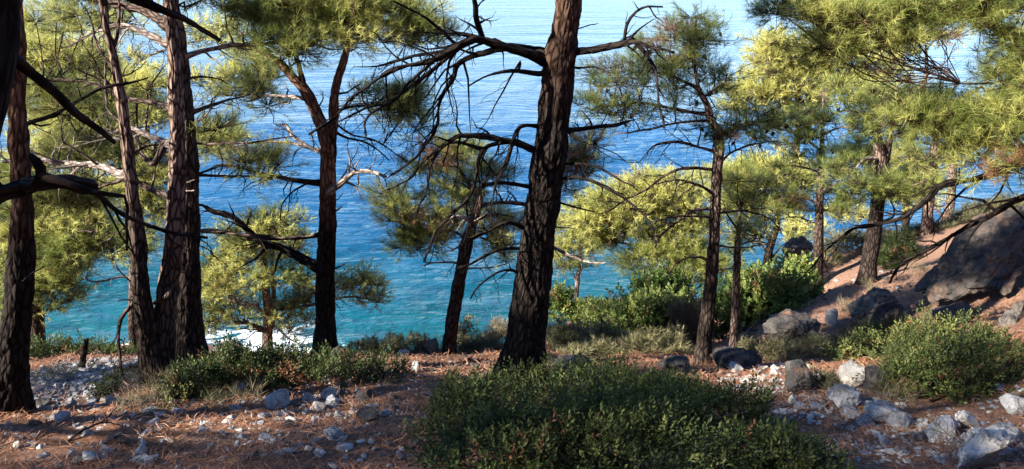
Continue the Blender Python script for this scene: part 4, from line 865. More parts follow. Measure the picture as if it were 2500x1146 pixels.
ROCKS = [
 ('low brown rock face under the overhang of the huge boulder', 2340, 790, 120, 50, M_ROCK, dict(d=9.6, deep=0.6)),
 ('grey rock at the frame edge under the overhanging boulder', 2490, 820, 90, 80, M_ROCK, dict(d=8.9, deep=0.6, cuts=0.12)),  # label, px, py (base), width, height, material, extra
 ('huge dark overhanging boulder on the bank under the long sweeping limb', 2440, 690, 330, 84, M_OUTCROP, dict(d=10.2, tilt=-0.64, deep=0.75, sink=0.0, sub=14, rough=0.15, cuts=0.11, cat='boulder', name='boulder', roll=0.15)),
 ('low ribbed dark outcrop in front of the sturdy pine on the bank', 2150, 800, 140, 80, M_ROCK, dict(sub=8, rough=0.13, cuts=0.09, tilt=-0.2, cat='boulder', name='boulder')),
 ('narrow dark ledge stepping down from the ribbed outcrop into the mastic bush', 2085, 860, 70, 60, M_ROCK, dict(tilt=-0.6)),
 ('half sunlit orange stained rock below the leafy bush on the bank', 1935, 835, 125, 58, M_ROCK, dict(sub=6)),
 ('small pointed white rock beside the ribbed outcrop', 2032, 798, 30, 46, M_LIME, dict()),
 ('dark rock on the spur edge standing against the water', 1955, 628, 72, 46, M_ROCK, dict(d=19.5)),
 ('smooth upright pale boulder against the green mastic bush', 2096, 950, 80, 66, M_LIME, dict(tilt=0.35, cuts=0.02, cat='boulder', name='boulder')),
 ('rough dark rock with a sharp ridge among the white rubble', 1958, 956, 112, 62, M_ROCK, dict(sub=6, tilt=0.25, roll=0.1)),
 ('grey angular rock wedged beside the smooth upright boulder', 2140, 962, 58, 70, M_ROCK, dict()),
 ('big light grey block below the upright boulder', 2160, 1030, 80, 46, M_LIME, dict(sub=5)),
 ('flat grey block leaning under the big light grey block', 2200, 1046, 66, 32, M_LIME, dict()),
 ('broad pale rock buried in rubble below the rough dark rock', 2070, 998, 88, 44, M_LIME, dict(sub=5)),
 ('long bluish slab lying on the needles at the mastic bush foot', 2310, 1075, 110, 38, M_LIME, dict(sub=5, deep=0.6, tilt=-0.15)),
 ('tilted bluish slab pointing up beside the long slab', 2372, 1044, 58, 30, M_LIME, dict(tilt=0.4)),
 ('round grey boulder above the large corner boulder', 2462, 1090, 76, 54, M_LIME, dict()),
 ('pale dome of rock at the frame edge above the corner boulders', 2500, 1014, 80, 50, M_LIME, dict(cuts=0.02)),
 ('large fractured grey boulder in the lower corner of the slope', 2435, 1160, 160, 92, M_LIME, dict(sub=7, cuts=0.1, cat='boulder', name='boulder')),
 ('dark rounded rock behind the thin grey pole', 1808, 905, 120, 40, M_ROCK, dict(cuts=0.08, sink=0.45, sub=6)),
 ('black lichened rock beside the foot of the slender pine', 1652, 905, 76, 28, M_ROCK, dict(sink=0.45, sub=6)),
 ('flat dark outcrop beside the foot of the biggest trunk', 1400, 918, 98, 42, M_ROCK, dict(sub=5)),
 ('grey rock beside the foot of the leaning snapped pine', 1053, 862, 46, 30, M_ROCK, dict()),
 ('small grey rock beside the foot of the split reddish pine', 826, 872, 34, 26, M_ROCK, dict()),
 ('pale grey rock topping the dark leafy mound', 552, 868, 68, 26, M_ROCK, dict()),
 ('rounded speckled boulder at the edge of the red stained bush', 678, 1000, 62, 38, M_LIME, dict(cuts=0.015)),
 ('angular blue grey stone beside a black stone below the low bush', 808, 998, 40, 28, M_LIME, dict()),
 ('upright blue grey stone behind the angular stone', 803, 975, 40, 24, M_LIME, dict()),
 ('black stone touching the rounded speckled boulder', 722, 996, 36, 14, M_BLACK, dict()),
 ('pale pointed stone on the path below the low bush', 578, 968, 44, 22, M_LIME, dict()),
 ('big blue grey triangular stone lying on the needles', 810, 1077, 52, 28, M_LIME, dict()),
 ('brown pitted stone near the middle of the path', 888, 978, 46, 22, M_ROCK, dict()),
 ('grey pile rock partly buried near the middle of the path', 900, 1030, 56, 34, M_ROCK, dict()),
 ('flat white slab lying at the lower edge of the picture', 344, 1138, 66, 22, M_LIME, dict(deep=0.6, cuts=0.03)),
 ('grey stone propped beside the white slab', 211, 1132, 50, 26, M_LIME, dict()),
 ('dark wet looking stone beside the foreground bush', 1012, 1100, 40, 24, M_BLACK, dict()),
 ('dark cracked stone beside the lower path edge', 690, 1105, 44, 24, M_BLACK, dict()),
 ('bright white stone catching the sun near the straight trunk', 146, 1028, 38, 20, M_LIME, dict()),
 ('white block among rubble behind the drooping dead branch', 284, 925, 28, 24, M_LIME, dict()),
 ('pale rock in the shadow at the fork of the slim pine', 362, 945, 44, 26, M_LIME, dict()),
 ('pair of stacked blue stones, upper', 208, 1068, 30, 16, M_LIME, dict()),
 ('upright pointed stone alone on the brown soil near the ledge', 1014, 908, 24, 24, M_LIME, dict(npts=10)),
 ('pale stone at the rim of the terrace beside cushion shrubs', 985, 872, 30, 16, M_LIME, dict()),
]
for k, (lab, px, py, w, h, mat, kw) in enumerate(ROCKS):
    put_rock(lab, px, py, w, h, mat, 50 + k, **kw)
# bleached rocks at the water's edge, far below
for k, (lab, px, py, w, h) in enumerate([('long bleached ledge running into the turquoise water', 318, 855, 130, 44), ('bleached block lowest on the shore behind the forked pine', 352, 868, 80, 40), ('pale shore rock washed by the surf', 425, 862, 70, 40), ('pale rock half under the white surf', 560, 880, 120, 40)]):
    p = seapt(px, py); mp = mpp(p)
    me = rock_mesh('shore_rock', M_SHORE, 300 + k, (w * .5 * mp, w * .4 * mp, h * .55 * mp), 5, 22, 0.2, 0.12)
    o = bpy.data.objects.new('shore_rock', me); COL.objects.link(o); o.location = p + np.array([0, 0, -0.1]); o.rotation_euler = (0, -0.12, 0.3 + k)
    tag(o, lab, 'rock', 'bleached rocks on the shore')

# loose stones: a dozen shapes, three tones, strewn by zone
shapes = {}
for mk, mat in (('pale', M_LIME), ('dark', M_ROCK)):
    shapes[mk] = [rock_mesh('stone', mat, 400 + k, (1, 0.85, 0.62), 1, 11, 0.10, 0.0, False) for k in range(9)]
ZONES = [  # (ellipses in the photograph (px, py, rx, ry), count, size range m, dark share)
 ([(230, 915, 150, 32), (120, 945, 80, 18)], 80, (0.035, 0.11), 0.05), ([(300, 1010, 290, 45)], 68, (0.035, 0.115), 0.15), ([(380, 1090, 420, 55), (850, 1110, 150, 40)], 68, (0.032, 0.11), 0.2),
 ([(760, 1000, 230, 45)], 54, (0.032, 0.11), 0.2), ([(1020, 900, 160, 28)], 20, (0.025, 0.06), 0.2), ([(1880, 925, 130, 35), (2060, 1000, 160, 45)], 75, (0.045, 0.15), 0.12),
 ([(1880, 925, 120, 28), (2080, 1010, 120, 45)], 26, (0.09, 0.19), 0.1),
 ([(2250, 1080, 250, 55), (2420, 960, 80, 40)], 66, (0.03, 0.11), 0.12), ([(2110, 720, 130, 60)], 14, (0.05, 0.11), 0.3)]
MARKS = [(30, 1015, 'the tall straight trunk'), (378, 935, 'the foot of the forked pine'), (464, 890, 'the furrowed double trunk'), (793, 868, 'the split reddish pine'), (1095, 862, 'the snapped leaning pine'), (1272, 928, 'the biggest trunk'), (1716, 893, 'the slender pine'),
 (2118, 692, 'the sturdy bank pine'), (203, 905, 'the broken stump'), (305, 938, 'the drooping dead branch'), (560, 945, 'the dark leafy mound'), (700, 955, 'the rusty red shrub'), (930, 930, 'the tail of the leafy mound'), (1060, 1010, 'the near edge of the foreground bush'),
 (2040, 1110, 'the far edge of the foreground bush'), (2330, 965, 'the mastic bush'), (122, 940, 'the dry grass on the rubble'), (340, 1010, 'the wide dry grass patch'), (535, 1008, 'the grey green grass'), (605, 985, 'the straw grass'), (260, 962, 'the dark green sprig'), (430, 985, 'the yellow green seedlings'),
 (2060, 958, 'the wormwood tuft'), (2200, 990, 'the grey dry grass'), (2345, 1130, 'the thin dry stalks'), (220, 1062, 'the crooked dark stick'), (300, 1100, 'the bare stick'), (678, 1000, 'the speckled boulder'), (808, 995, 'the angular blue stone'), (810, 1077, 'the big triangular stone'), (888, 978, 'the brown pitted stone'),
 (900, 1030, 'the half buried grey rock'), (344, 1138, 'the flat white slab'), (1012, 1100, 'the dark wet stone'), (690, 1105, 'the dark cracked stone'), (146, 1028, 'the bright white stone'), (284, 925, 'the white block'), (1958, 956, 'the rough dark ridged rock'), (2092, 932, 'the smooth upright boulder'), (2160, 1030, 'the light grey block'),
 (2070, 998, 'the broad pale rock'), (2310, 1075, 'the long bluish slab'), (2462, 1090, 'the round grey boulder'), (2435, 1160, 'the fractured corner boulder'), (1808, 905, 'the dark rounded rock'), (2150, 800, 'the ribbed outcrop'), (1014, 908, 'the upright pointed stone'), (2500, 1014, 'the pale rock dome')]
placed = []; cand = []
for ells, cnt, (s0, s1), dk in ZONES:
    n = 0; tries = 0
    while n < cnt and tries < cnt * 20:
        tries += 1
        e = ells[rng.integers(len(ells))]
        a = rng.uniform(0, 6.283); q = math.sqrt(rng.uniform())
        px, py = e[0] + e[2] * q * math.cos(a), e[1] + e[3] * q * math.sin(a)
        if py > 1146 or px < 0 or px > 2500: continue
        p = hit(px, py)
        if p is None: continue
        s = s0 + (s1 - s0) * rng.uniform() ** 2.0
        if any(np.hypot(p[0] - o[0], p[1] - o[1]) < (s + o[2]) * 0.75 for o in placed): continue
        placed.append((p[0], p[1], s))
        cand.append((s / np.linalg.norm(p - EYE), s, (s - s0) / (s1 - s0), px, py, p, 'dark' if rng.uniform() < dk else 'pale')); n += 1
same = {}; cand.sort(key=lambda q: -q[0]); restm = MB(); restm.smooth = False
for k, (_, s, fs, px, py, p, tone) in enumerate(cand):
    sc = np.array([s * rng.uniform(0.8, 1.3), s * rng.uniform(0.7, 1.1), s * rng.uniform(0.5, 1.0)]); rot = (rng.normal(0, .3), rng.normal(0, .3), rng.uniform(0, 6.28)); me = shapes[tone][rng.integers(9)]
    loc = np.array([p[0], p[1], hgt(p[0], p[1]) + s * 0.02])
    if k >= 280:
        V = np.array([v.co[:] for v in me.vertices]) * sc; cz, sz = math.cos(rot[2]), math.sin(rot[2])
        V = V @ np.array([[cz, sz, 0], [-sz, cz, 0], [0, 0, 1]]) + loc
        restm.add(V, np.array([q.vertices[:] for q in me.polygons])); continue
    o = bpy.data.objects.new('stone', me); COL.objects.link(o); o.scale = sc; o.rotation_euler = rot; o.location = loc
    mk = min(MARKS, key=lambda m: np.hypot(m[0] - px, (m[1] - py) * 1.6)); dx, dy = px - mk[0], (py - mk[1]) * 1.6
    rel = ('left of ' if dx < 0 else 'right of ') if abs(dx) > abs(dy) else ('just below ' if dy > 0 else 'just above ')
    lab = ('small ' if fs < 0.2 else 'middling ' if fs < 0.5 else 'larger ') + tone + ' stone lying ' + rel + mk[2]
    tag(o, lab, 'stone', 'stones around ' + mk[2]); same.setdefault(lab, []).append((float(np.hypot(dx, dy)), o))
for lab, lst in same.items():      # stones alike beside one landmark: told apart by how far out they lie from it
    lst.sort(key=lambda q: q[0])
    for w, (_, o) in zip(['first', 'second', 'third', 'fourth', 'fifth', 'sixth', 'seventh', 'eighth', 'ninth', 'tenth'], lst if len(lst) > 1 else []): o['label'] = lab + ', ' + w + ' one out'
o = restm.build('small_stones', M_LIME, kind='stuff'); o['label'] = 'smallest loose stones strewn between the others'; o['category'] = 'small stones'

# small gravel that nobody could count
def gravel(name, label, ells, cnt, s0, s1, mat, seed, flat=0.55):
    r = np.random.default_rng(seed); pts = []
    while len(pts) < cnt:
        e = ells[r.integers(len(ells))]; a = r.uniform(0, 6.283); q = math.sqrt(r.uniform())
        px, py = e[0] + e[2] * q * math.cos(a), e[1] + e[3] * q * math.sin(a)
        p = None
        pts.append((px, py))
    hp = []
    # project a coarse grid of hits, then jitter on the ground
    for px, py in pts[:max(60, cnt // 30)]:
        p = hit(px, py)
        if p is not None: hp.append(p)
    hp = np.array(hp); idx = r.integers(0, len(hp), cnt)
    xy = hp[idx, :2] + r.normal(0, 0.22, (cnt, 2)); z = height(xy[:, 0], xy[:, 1])
    s = s0 + (s1 - s0) * r.uniform(size=cnt) ** 2.5
    O = np.array([(1, 0, 0), (0, 1, 0), (-1, 0, 0), (0, -1, 0), (0.2, 0.1, 1), (0, 0, -1), (.6, .6, .5), (-.6, .5, .6)], float)
    Fo = np.array([(0, 1, 6), (1, 4, 6), (4, 0, 6), (1, 2, 7), (2, 4, 7), (4, 1, 7), (2, 3, 4), (3, 0, 4), (1, 0, 5), (2, 1, 5), (3, 2, 5), (0, 3, 5)])
    M = orient(norm(r.normal(size=(cnt, 3)) * 0.35 + [0, 0, 1]), r.uniform(0, 6.28, cnt))
    V = np.einsum('nij,nmj->nmi', M, O[None] * (1 + r.normal(0, .22, (cnt, 8, 3))) * np.array([1, .8, flat])) * s[:, None, None] + np.stack([xy[:, 0], xy[:, 1], z + s * .1], 1)[:, None]
    mb = MB(); mb.smooth = False
    mb.add(V.reshape(-1, 3), (Fo[None] + (np.arange(cnt) * 8)[:, None, None]).reshape(-1, 3))
    o = mb.build(name, mat, kind='stuff'); o['label'] = label; o['category'] = 'gravel'
gravel('gravel', 'pale gravel and chips of the rubble bed behind the straight pine', [(230, 912, 170, 32), (120, 950, 90, 24)], 2000, 0.012, 0.055, M_LIME, 1)
gravel('gravel', 'chips of stone strewn over the needle covered path', [(500, 1050, 520, 90), (900, 960, 200, 60)], 1500, 0.006, 0.03, M_LIME, 2)
gravel('gravel', 'chips of stone among the rubble beside the mastic bush', [(2000, 960, 220, 60), (2250, 1080, 250, 60)], 1600, 0.008, 0.035, M_LIME, 3)
gravel('gravel', 'crumbs of earth and stone on the sunny bank', [(2120, 730, 200, 80), (1000, 890, 200, 30)], 900, 0.01, 0.05, M_ROCK, 4)

# ---------------------------------------------------------------- litter of fallen needles
r = np.random.default_rng(77)
n = 70000
d_ = 3.2 + 9.5 * r.uniform(size=n) ** 1.35; x_ = (r.uniform(-0.78, 0.78, n)) * (d_ + 0.6)
keep = fbm(np.stack([x_ * 1.6, d_ * 1.6, 0 * x_], 1), 3, 41) > r.uniform(-0.75, 0.5, n)
qg = np.exp(-(((x_ - P_GRAVEL[0]) / 1.3) ** 2 + ((d_ - P_GRAVEL[1]) / .9) ** 2)); keep &= qg < r.uniform(0.1, 0.8, n)
x_, d_ = x_[keep], d_[keep]; z_ = height(x_, d_); n = len(x_)
yaw = r.uniform(0, 6.283, n); pit = np.abs(r.normal(0, 0.22, n)); L = r.uniform(0.07, 0.16, n)
dr = np.stack([np.cos(yaw) * np.cos(pit), np.sin(yaw) * np.cos(pit), np.sin(pit)], 1); sd_ = norm(np.cross(dr, np.array([0, 0, 1.0]) + r.normal(0, .5, (n, 3)))) * (0.0011 + 0.00030 * d_)[:, None]
p0 = np.stack([x_, d_, z_ + r.uniform(0.002, 0.022, n)], 1); bend = np.stack([r.normal(0, .02, n), r.normal(0, .02, n), 0.012 + 0 * n * r.uniform(size=n)], 1)
V = np.stack([p0 - sd_, p0 + sd_, p0 + dr * L[:, None] * .5 + bend + sd_ * .8, p0 + dr * L[:, None] * .5 + bend - sd_ * .8, p0 + dr * L[:, None] * [1, 1, .5]], 1)
mb = MB(); mb.smooth = False; i5 = (np.arange(n) * 5)[:, None]
mb.add(V.reshape(-1, 3), [i5 + np.array([0, 1, 2, 3]), i5 + np.array([3, 2, 4])], tint=np.repeat(np.clip(r.normal(.5, .22, n), 0, 1), 5), dead=np.zeros(n * 5))
o = mb.build('fallen_needles', M_LITTER, kind='stuff'); o['label'] = 'thick litter of rust coloured pine needles on the slope'; o['category'] = 'needle litter'

r = np.random.default_rng(78); n = 260
d_ = 3.6 + 8 * r.uniform(size=n); x_ = r.uniform(-.75, .75, n) * (d_ + .5); z_ = height(x_, d_); mb = MB()
for k in range(n):
    yw = r.uniform(0, 6.283); L = r.uniform(.08, .38); q = np.array([x_[k], d_[k], z_[k] + .012]); dv = np.array([math.cos(yw), math.sin(yw), r.uniform(0, .12)])
    P, Rr = resample([q, q + dv * L * .5 + r.normal(0, .02, 3) * [1, 1, .3], q + dv * L + r.normal(0, .03, 3) * [1, 1, .2]], [.006 * r.uniform(.5, 1.3), .004, .002], .06); tube(mb, P, Rr, 4, r.uniform(0, .9))
o = mb.build('fallen_twigs', M_DEAD, kind='stuff'); o['label'] = 'dead twigs strewn through the needle litter'; o['category'] = 'twig litter'

# fallen sticks
for k, (lab, pts, w) in enumerate([('crooked dark stick lying on the needles near the stacked blue stones', [(165, 1085), (220, 1062), (262, 1050), (282, 1040)], 7), ('bare stick lying across the needles below the forked pine', [(250, 1085), (300, 1100), (360, 1116)], 5),
    ('dark charred log lying among the rubble behind the forked pine', [(290, 916), (330, 910), (368, 902)], 14), ('pale curved stick leaning on the stones of the path', [(800, 950), (825, 962), (850, 980)], 6), ('long bare stick on the bank beside the sturdy pine', [(2060, 690), (2120, 668), (2190, 648)], 5),
    ('long dead root along the foot of the mastic bush', [(2270, 985), (2350, 972), (2420, 960)], 7), ('pale dead stem lying in the dry grass below the forked pine', [(268, 1022), (290, 1000), (275, 985)], 4), ('bare branch lying at the foot of the leafy bush on the bank', [(1795, 850), (1840, 805), (1900, 775)], 9), ('pale dead branch lying under the leafy bush on the bank', [(1810, 812), (1850, 790), (1880, 785)], 8)]):
    P = [hit(*q) for q in pts]; P = [p + np.array([0, 0, 0.02 + (0.05 if 0 < i < len(P) - 1 else 0)]) for i, p in enumerate(P)]
    mp = mpp(P[0]); P2, R2 = resample(P, np.linspace(w * mp * .5, w * mp * .22, len(P)), 0.03)
    P2 = P2 + 0.012 * np.stack([pn(P2 * 9, 3), pn(P2 * 9, 4), pn(P2 * 9, 5)], 1)
    mb = MB(); tube(mb, P2, R2, 7, 0.3, R2[0] * .2, 0, k); twigs(mb, P2, R2, 1, np.random.default_rng(k), -0.1, 5, 0.35)
    o = mb.build('fallen_branch', M_DARKBARK if k in (0, 1, 2, 5) else M_DEAD, base=P[0]); tag(o, lab, 'fallen branch')

# ---------------------------------------------------------------- bushes
SPR = {'mastic': [leaf_spray(4, 0.28, 0.062, 500 + k) for k in range(5)], 'broad': [leaf_spray(3, 0.42, 0.15, 510 + k) for k in range(5)], 'heath': [tuft_proto(13, 0.028, 520 + k) for k in range(5)],
       'cushion': [tuft_proto(12, 0.05, 530 + k) for k in range(5)], 'grass': [tuft_proto(7, 0.012, 540 + k) for k in range(5)]}
LM = {'mastic': M_MASTIC, 'broad': M_BROAD, 'heath': M_OLIVE, 'cushion': M_OLIVE, 'grass': M_DRY}
def bush(label, kind, lobes, tint=0.5, dead=0.02, size=0.12, dens=260, cat='bush', name='bush', group=None, mat=None, d=None, up=0.5, stems=True, lumps=0.3, seed=0, tvar=0.14, stick=0.0):
    """lobes: (px, py at the foot, width px, height px[, distance])"""
    r = np.random.default_rng(2000 + seed + int(lobes[0][0]) * 7)
    L3 = []
    for lb in lobes:
        dd = lb[4] if len(lb) > 4 else d
        if dd is None: p = hit(lb[0], lb[1])
        else:
            q = W(lb[0], lb[1], dd); p = np.array([q[0], q[1], q[2]])
        mp = mpp(p); L3.append((p, lb[2] * mp * .5, lb[3] * mp))
    root = L3[0][0].copy(); root[2] = min(root[2], hgt(root[0], root[1]))
    t = thing(name, label, cat, root, group)
    fol, st = MB(), MB(); fol.smooth = False
    TP, TD, TT, DD = [], [], [], []
    for p, rx, hz in L3:
        ry = min(max(rx * 0.8, 0.25), 1.5)
        area = math.pi * rx * ry + 2.2 * (rx + ry) * hz
        n = int(area * dens)
        dv = norm(r.normal(size=(n, 3)) + [0, 0, .25]); dv[:, 2] = np.where(dv[:, 2] < -0.15, -dv[:, 2], dv[:, 2])
        lump = 1 + lumps * fbm(dv * np.array([rx, ry, hz]) * (1.6 / max(size * 4, .3)) + p, 3, 13)
        q = (r.uniform(0.35, 1.0, n) ** 0.6) * lump
        off = dv * q[:, None] * np.array([rx, ry, hz]) ; off[:, 2] = np.maximum(off[:, 2], 0.01)
        P = p + np.array([0, ry * 0.35, 0]) + off
        gz = height(P[:, 0], P[:, 1]); P[:, 2] = np.maximum(P[:, 2], gz + 0.02)
        hole = (pn(P * 2.6 + 9, 41) + 0.5 * pn(P * 6.5, 42) > -0.34) | (q < 0.7); P, dv, q = P[hole], dv[hole], q[hole]; n = len(P)
        TP.append(P); TD.append(norm(dv * 0.8 + [0, 0, up] + r.normal(0, .35, (n, 3))))
        cl = pn(P * 2.2, 17) * 0.22 + pn(P * 6.0, 18) * 0.12
        TT.append(np.clip(tint + cl + r.normal(0, tvar, n), 0, 1))
        dp = pn(P * 1.5, 23); DD.append(np.where((dp > 0.62 - dead * 4) & (r.uniform(size=n) < dead * 8), r.uniform(.5, 1, n), (r.uniform(size=n) < dead) * 0.9))
        if stems:
            m = max(4, int(area * 6)); m = min(m, 60)
            ix = r.integers(0, n, m)
            for i in ix:
                a = p + np.array([r.normal(0, rx * .2), ry * .35 + r.normal(0, ry * .2), -0.02]); b_ = P[i]
                Pp, Rr = resample([a, (a + b_) / 2 + r.normal(0, .06, 3), b_ + (b_ - a) * 0.06 * r.uniform(0, 1 + stick)], [.008, .006, .0025], .12)
                tube(st, Pp, Rr, 4, 0.4)
            j = r.integers(0, n, min(n, m * 12)); sticks(st, P[j] - TD[-1][j] * size * 1.4 + r.normal(0, .02, (len(j), 3)), P[j] + TD[-1][j] * size * .5, np.full(len(j), .003), np.full(len(j), .0015), .4)
    TP, TD, TT, DD = np.concatenate(TP), np.concatenate(TD), np.concatenate(TT), np.concatenate(DD)
    w = r.integers(0, 5, len(TP)); sc = size * r.uniform(.55, 1.5, len(TP)); pr = SPR[kind]
    for k in range(5):
        mk = w == k; scatter(fol, pr[k][0], pr[k][1], TP[mk], TD[mk], sc[mk], TT[mk], DD[mk], r)
    fol.build('foliage', mat or LM[kind], t, kind='stuff')
    if stems: st.build('twigs', M_BARK if kind != 'heath' else M_DEAD, t, kind='stuff')
    return t

bush('large dark green bush of small glossy leaves spreading across the foreground', 'mastic',
     [(1500, 1190, 620, 130), (1180, 1060, 260, 100), (1330, 1010, 240, 72), (1480, 985, 190, 84), (1650, 995, 190, 48), (1780, 1065, 280, 84), (1250, 1185, 420, 130), (1850, 1170, 320, 95), (1560, 1065, 360, 105), (1960, 1185, 180, 50), (1420, 955, 90, 50), (1110, 1010, 120, 60)],
     tint=0.44, dens=900, size=0.105, dead=0.012, seed=1, lumps=0.6, stick=2.2, tvar=.2)
bush('dark green leafy mound with red stained stems beside the forked pine', 'mastic', [(560, 945, 200, 88), (470, 965, 130, 60), (680, 935, 200, 62), (800, 935, 170, 48), (920, 930, 130, 28), (620, 955, 120, 30)], tint=0.33, dens=520, size=0.12, dead=0.03, seed=2)
bush('rusty red low shrub along the foot of the dark leafy mound', 'mastic', [(600, 962, 90, 24), (700, 955, 110, 28), (560, 950, 60, 20)], tint=0.4, dead=0.8, dens=260, size=0.10, seed=3, cat='shrub', name='shrub')
bush('wide green mastic bush flecked with yellow at the foot of the big boulder', 'mastic', [(2240, 965, 200, 112), (2330, 968, 280, 116), (2440, 930, 200, 84), (2270, 900, 230, 88), (2205, 930, 100, 66), (2380, 880, 200, 66), (2090, 880, 130, 56), (2140, 865, 130, 56), (2210, 850, 150, 52)], tint=0.56, dens=560, size=0.11, dead=0.03, seed=4, tvar=.2, lumps=0.55, stick=1.5)
bush('green scrub on the drop beyond the rubble bed, behind the broken stump', 'mastic', [(110, 905, 160, 62, 9.6), (200, 905, 170, 58, 9.8), (280, 900, 120, 44, 9.9), (60, 905, 100, 50, 9.4)], tint=0.5, dens=360, size=0.12, seed=5)
bush('grey olive heath shrub beside the biggest trunk in half shade', 'heath', [(1400, 870, 150, 85, 10.4), (1480, 870, 130, 70, 10.6), (1350, 850, 80, 60, 10.8)], tint=0.28, dens=340, size=0.15, seed=6, cat='shrub', name='shrub')
bush('yellowish heath shrub before the leafy bushes, below the glowing pine', 'heath', [(1560, 885, 140, 70, 9.9), (1640, 885, 140, 68, 10), (1470, 885, 120, 55, 9.8), (1400, 890, 90, 36, 9.5)], tint=0.68, dens=340, size=0.13, seed=7, cat='shrub', name='shrub')
bush('bright green leafy bush in front of the glowing pine crown', 'broad', [(1600, 830, 150, 110, 12.2), (1660, 835, 130, 110, 12.4), (1540, 825, 110, 80, 12), (1500, 805, 110, 40, 13)], tint=0.8, tvar=.2, lumps=.5, dens=330, size=0.15, seed=8)  # raised tint paints sunlight into the leaves, here and on the bank bushes
bush('dark rounded leafy bush standing against the water', 'broad', [(1590, 770, 130, 85, 13.6), (1650, 770, 90, 80, 13.6)], tint=0.35, lumps=.5, dens=300, size=0.15, seed=9)
bush('reddish brown dead shrub behind the slender pine trunk', 'heath', [(1690, 850, 90, 120, 11.7), (1665, 815, 60, 70, 11.7)], tint=0.2, dead=0.9, dens=260, size=0.17, seed=10, cat='shrub', name='shrub')
bush('broad leafy bush with bright green shoots at the edge of the sunny bank', 'broad', [(1880, 800, 160, 140, 12.4), (1820, 790, 90, 120, 12.4), (1940, 760, 100, 100, 13), (1830, 740, 100, 90, 13.2), (1950, 700, 70, 70, 13.8)], tint=0.66, lumps=.5, dens=330, size=0.15, seed=11, tvar=.22)
bush('dark leafy shrub behind the thin grey pole', 'broad', [(1770, 830, 110, 150, 13.2)], tint=0.12, dens=260, size=0.15, seed=12, cat='shrub', name='shrub')
bush('sunlit leafy bush and tangle around the small white pine trunk', 'broad', [(1365, 780, 80, 66, 14.6), (1440, 785, 90, 44, 14.4), (1490, 795, 70, 36, 14)], tint=0.7, dead=0.06, dens=300, size=0.15, seed=13)
bush('low yellow green heath in front of the stained rock on the bank', 'heath', [(1870, 880, 90, 50), (1920, 882, 90, 52), (1990, 870, 90, 50), (1830, 870, 60, 36)], tint=0.52, dens=420, size=0.11, seed=14, cat='shrub', name='shrub')
bush('grey green wormwood tuft beside the smooth upright boulder', 'heath', [(2040, 962, 64, 26), (2012, 952, 44, 24)], tint=0.55, dens=520, size=0.09, seed=15, cat='shrub', name='shrub')
bush('dark green rounded shrub on the spur behind the sturdy pine', 'heath', [(2205, 640, 90, 66, 16.5), (2170, 655, 60, 40, 16)], tint=0.15, dens=300, size=0.2, seed=16, cat='shrub', name='shrub', mat=M_MASTIC)
bush('grey scrub covering the crest of the far spur', 'heath', [(2300, 590, 120, 44, 18), (2250, 600, 100, 50, 18), (2380, 560, 130, 44, 18), (2460, 530, 120, 44, 18), (2080, 610, 120, 40, 18), (2160, 600, 100, 40, 18.5), (2020, 640, 80, 36, 17.5), (2400, 530, 90, 30, 20)], tint=0.35, dens=220, size=0.18, seed=17, cat='scrub', name='shrub')
for k, (lab, px, py, w, h, ti) in enumerate([('dark green cushion shrub at the rim nearest the split reddish pine', 890, 872, 60, 36, .3), ('brown green cushion shrub in the middle of the rim', 950, 866, 60, 38, .42), ('olive cushion shrub at the rim beside the pale stone', 1010, 862, 60, 34, .35), ('small bright cushion shrub under the turquoise water line', 860, 870, 34, 22, .62), ('tiny round cushion shrub before the others on the rim', 905, 878, 28, 20, .5)]):
    bush(lab, 'cushion', [(px, py, w, h, 9.4), (px + 20, py - 2, w * .6, h * .8, 9.5)], tint=ti, dens=700, size=0.07, seed=20 + k, cat='shrub', name='shrub', group='cushion shrubs along the rim', stems=False)
bush('rounded golden cushion shrub just past the leaning snapped pine', 'cushion', [(1150, 850, 76, 62, 9.9), (1128, 850, 40, 40, 9.8)], tint=0.95, dens=600, size=0.08, seed=30, cat='shrub', name='shrub')
bush('pale feathery dry shrub between the leaning pine and the biggest trunk', 'heath', [(1222, 850, 84, 72, 10.3), (1190, 855, 50, 40, 10.2)], tint=0.9, dens=420, size=0.11, seed=31, cat='shrub', name='shrub', mat=M_DRY)
bush('low dark heath at the foot of the pale feathery shrub', 'heath', [(1190, 872, 110, 34, 9.6), (1150, 870, 60, 26, 9.5)], tint=0.1, dens=420, size=0.10, seed=32, cat='shrub', name='shrub')
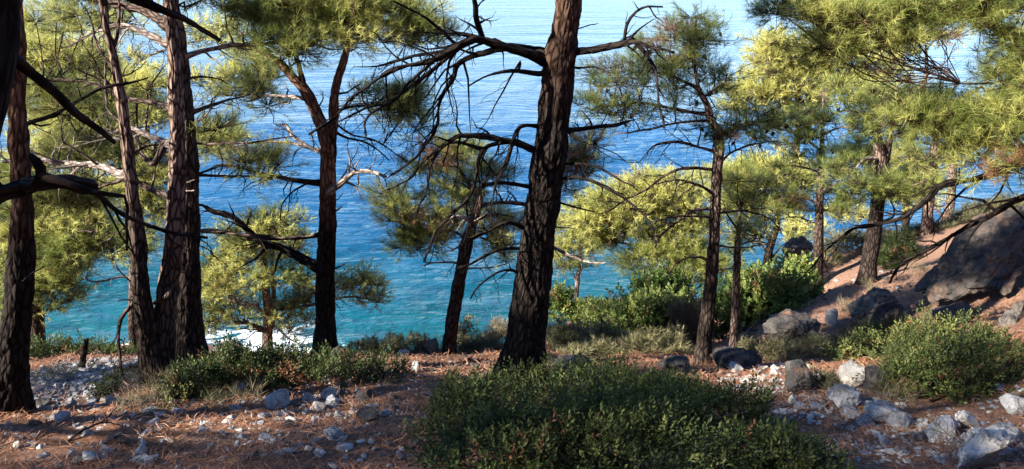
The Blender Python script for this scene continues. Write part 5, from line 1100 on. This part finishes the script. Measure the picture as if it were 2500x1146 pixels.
GR = [('dry grass clump on the rubble bed nearest the straight pine', 95, 938, 60, 18), ('dry grass clump on the rubble bed beside the first clump', 150, 936, 44, 16), ('pale grass tuft under the forked pine', 300, 945, 70, 30), ('wide dry grass patch on the needles below the forked pine', 340, 1010, 130, 34), ('green grey grass patch below the red stained bush', 535, 1008, 80, 30), ('straw coloured grass at the end of the red stained bush', 605, 985, 70, 30),
      ('dry grass at the foot of the forked trunk', 385, 955, 70, 34), ('tall straw clump before the sturdy pine', 2122, 712, 22, 44), ('straw clump beside the ribbed outcrop', 2075, 765, 50, 40), ('pale dry grass before the big boulder', 2255, 680, 60, 50), ('grey dry grass below the mastic bush', 2200, 990, 110, 34), ('thin dry stalks at the lower corner boulder', 2345, 1130, 24, 60), ('pale grass tuft at the foot of the leaning snapped pine', 1068, 862, 30, 50), ('dry grass at the foot of the biggest trunk', 1235, 915, 60, 24)]
for k, (lab, px, py, w, h) in enumerate(GR):
    bush(lab, 'grass', [(px, py, w, h * .45)], tint=0.4, dens=380, size=0.14, seed=40 + k, cat='dry grass', name='grass_clump', group='dry grass clumps', stems=False, up=1.6, mat=M_DRY if k != 4 else M_OLIVE)
bush('small dark green sprig on the needles near the forked pine', 'mastic', [(260, 962, 36, 26)], tint=0.2, dens=900, size=0.09, seed=60, cat='shrub', name='shrub')
bush('yellow green seedling clump under the edge of the dark leafy mound', 'mastic', [(430, 985, 70, 22), (480, 978, 50, 18)], tint=0.75, dens=420, size=0.10, seed=61, cat='shrub', name='shrub')

# broken stump beyond the rubble bed
p = hit(200, 905); t = thing('stump', 'broken dark stump leaning before the green scrub beyond the rubble bed', 'stump', p)
mp = mpp(p); P, R = resample([W(198, 910, p[1]), W(203, 880, p[1]), W(208, 850, p[1]), W(212, 828, p[1])], np.array([11, 8, 7, 5]) * mp, .02)
mb = MB(); tube(mb, P, R, 22, 0.1, .01, .008, 5, True, .02); mb.build('trunk', M_DARKBARK, t)
for a, b in (((210, 840), (204, 826)), ((212, 838), (216, 824))):
    mb = MB(); Q, R = resample([W(*a, p[1]), W(*b, p[1] + .02)], [4 * mp, .6 * mp], .02); tube(mb, Q, R, 6, .2); mb.build('splinter', M_DARKBARK, t)
# bare dead twigs of a drowned bush at the shore
for k, (lab, pts) in enumerate([('forked bleached dead stem against the turquoise water', [[(1490, 770), (1492, 735), (1482, 708)], [(1492, 735), (1500, 715)], [(1510, 770), (1515, 735), (1520, 708)], [(1515, 735), (1508, 722)]])]):
    t = thing('dead_stem', lab, 'dead shrub', W(*pts[0][0], 14.5))
    for q in pts:
        mb = MB(); P = [W(*c, 14.5) for c in q]; P2, R2 = resample(P, np.linspace(.022, .008, len(P)), .08); tube(mb, P2, R2, 6, .95); twigs(mb, P2, R2, 1, rng, 0, 4, .4, .95); mb.build('stem', M_DEAD, t)
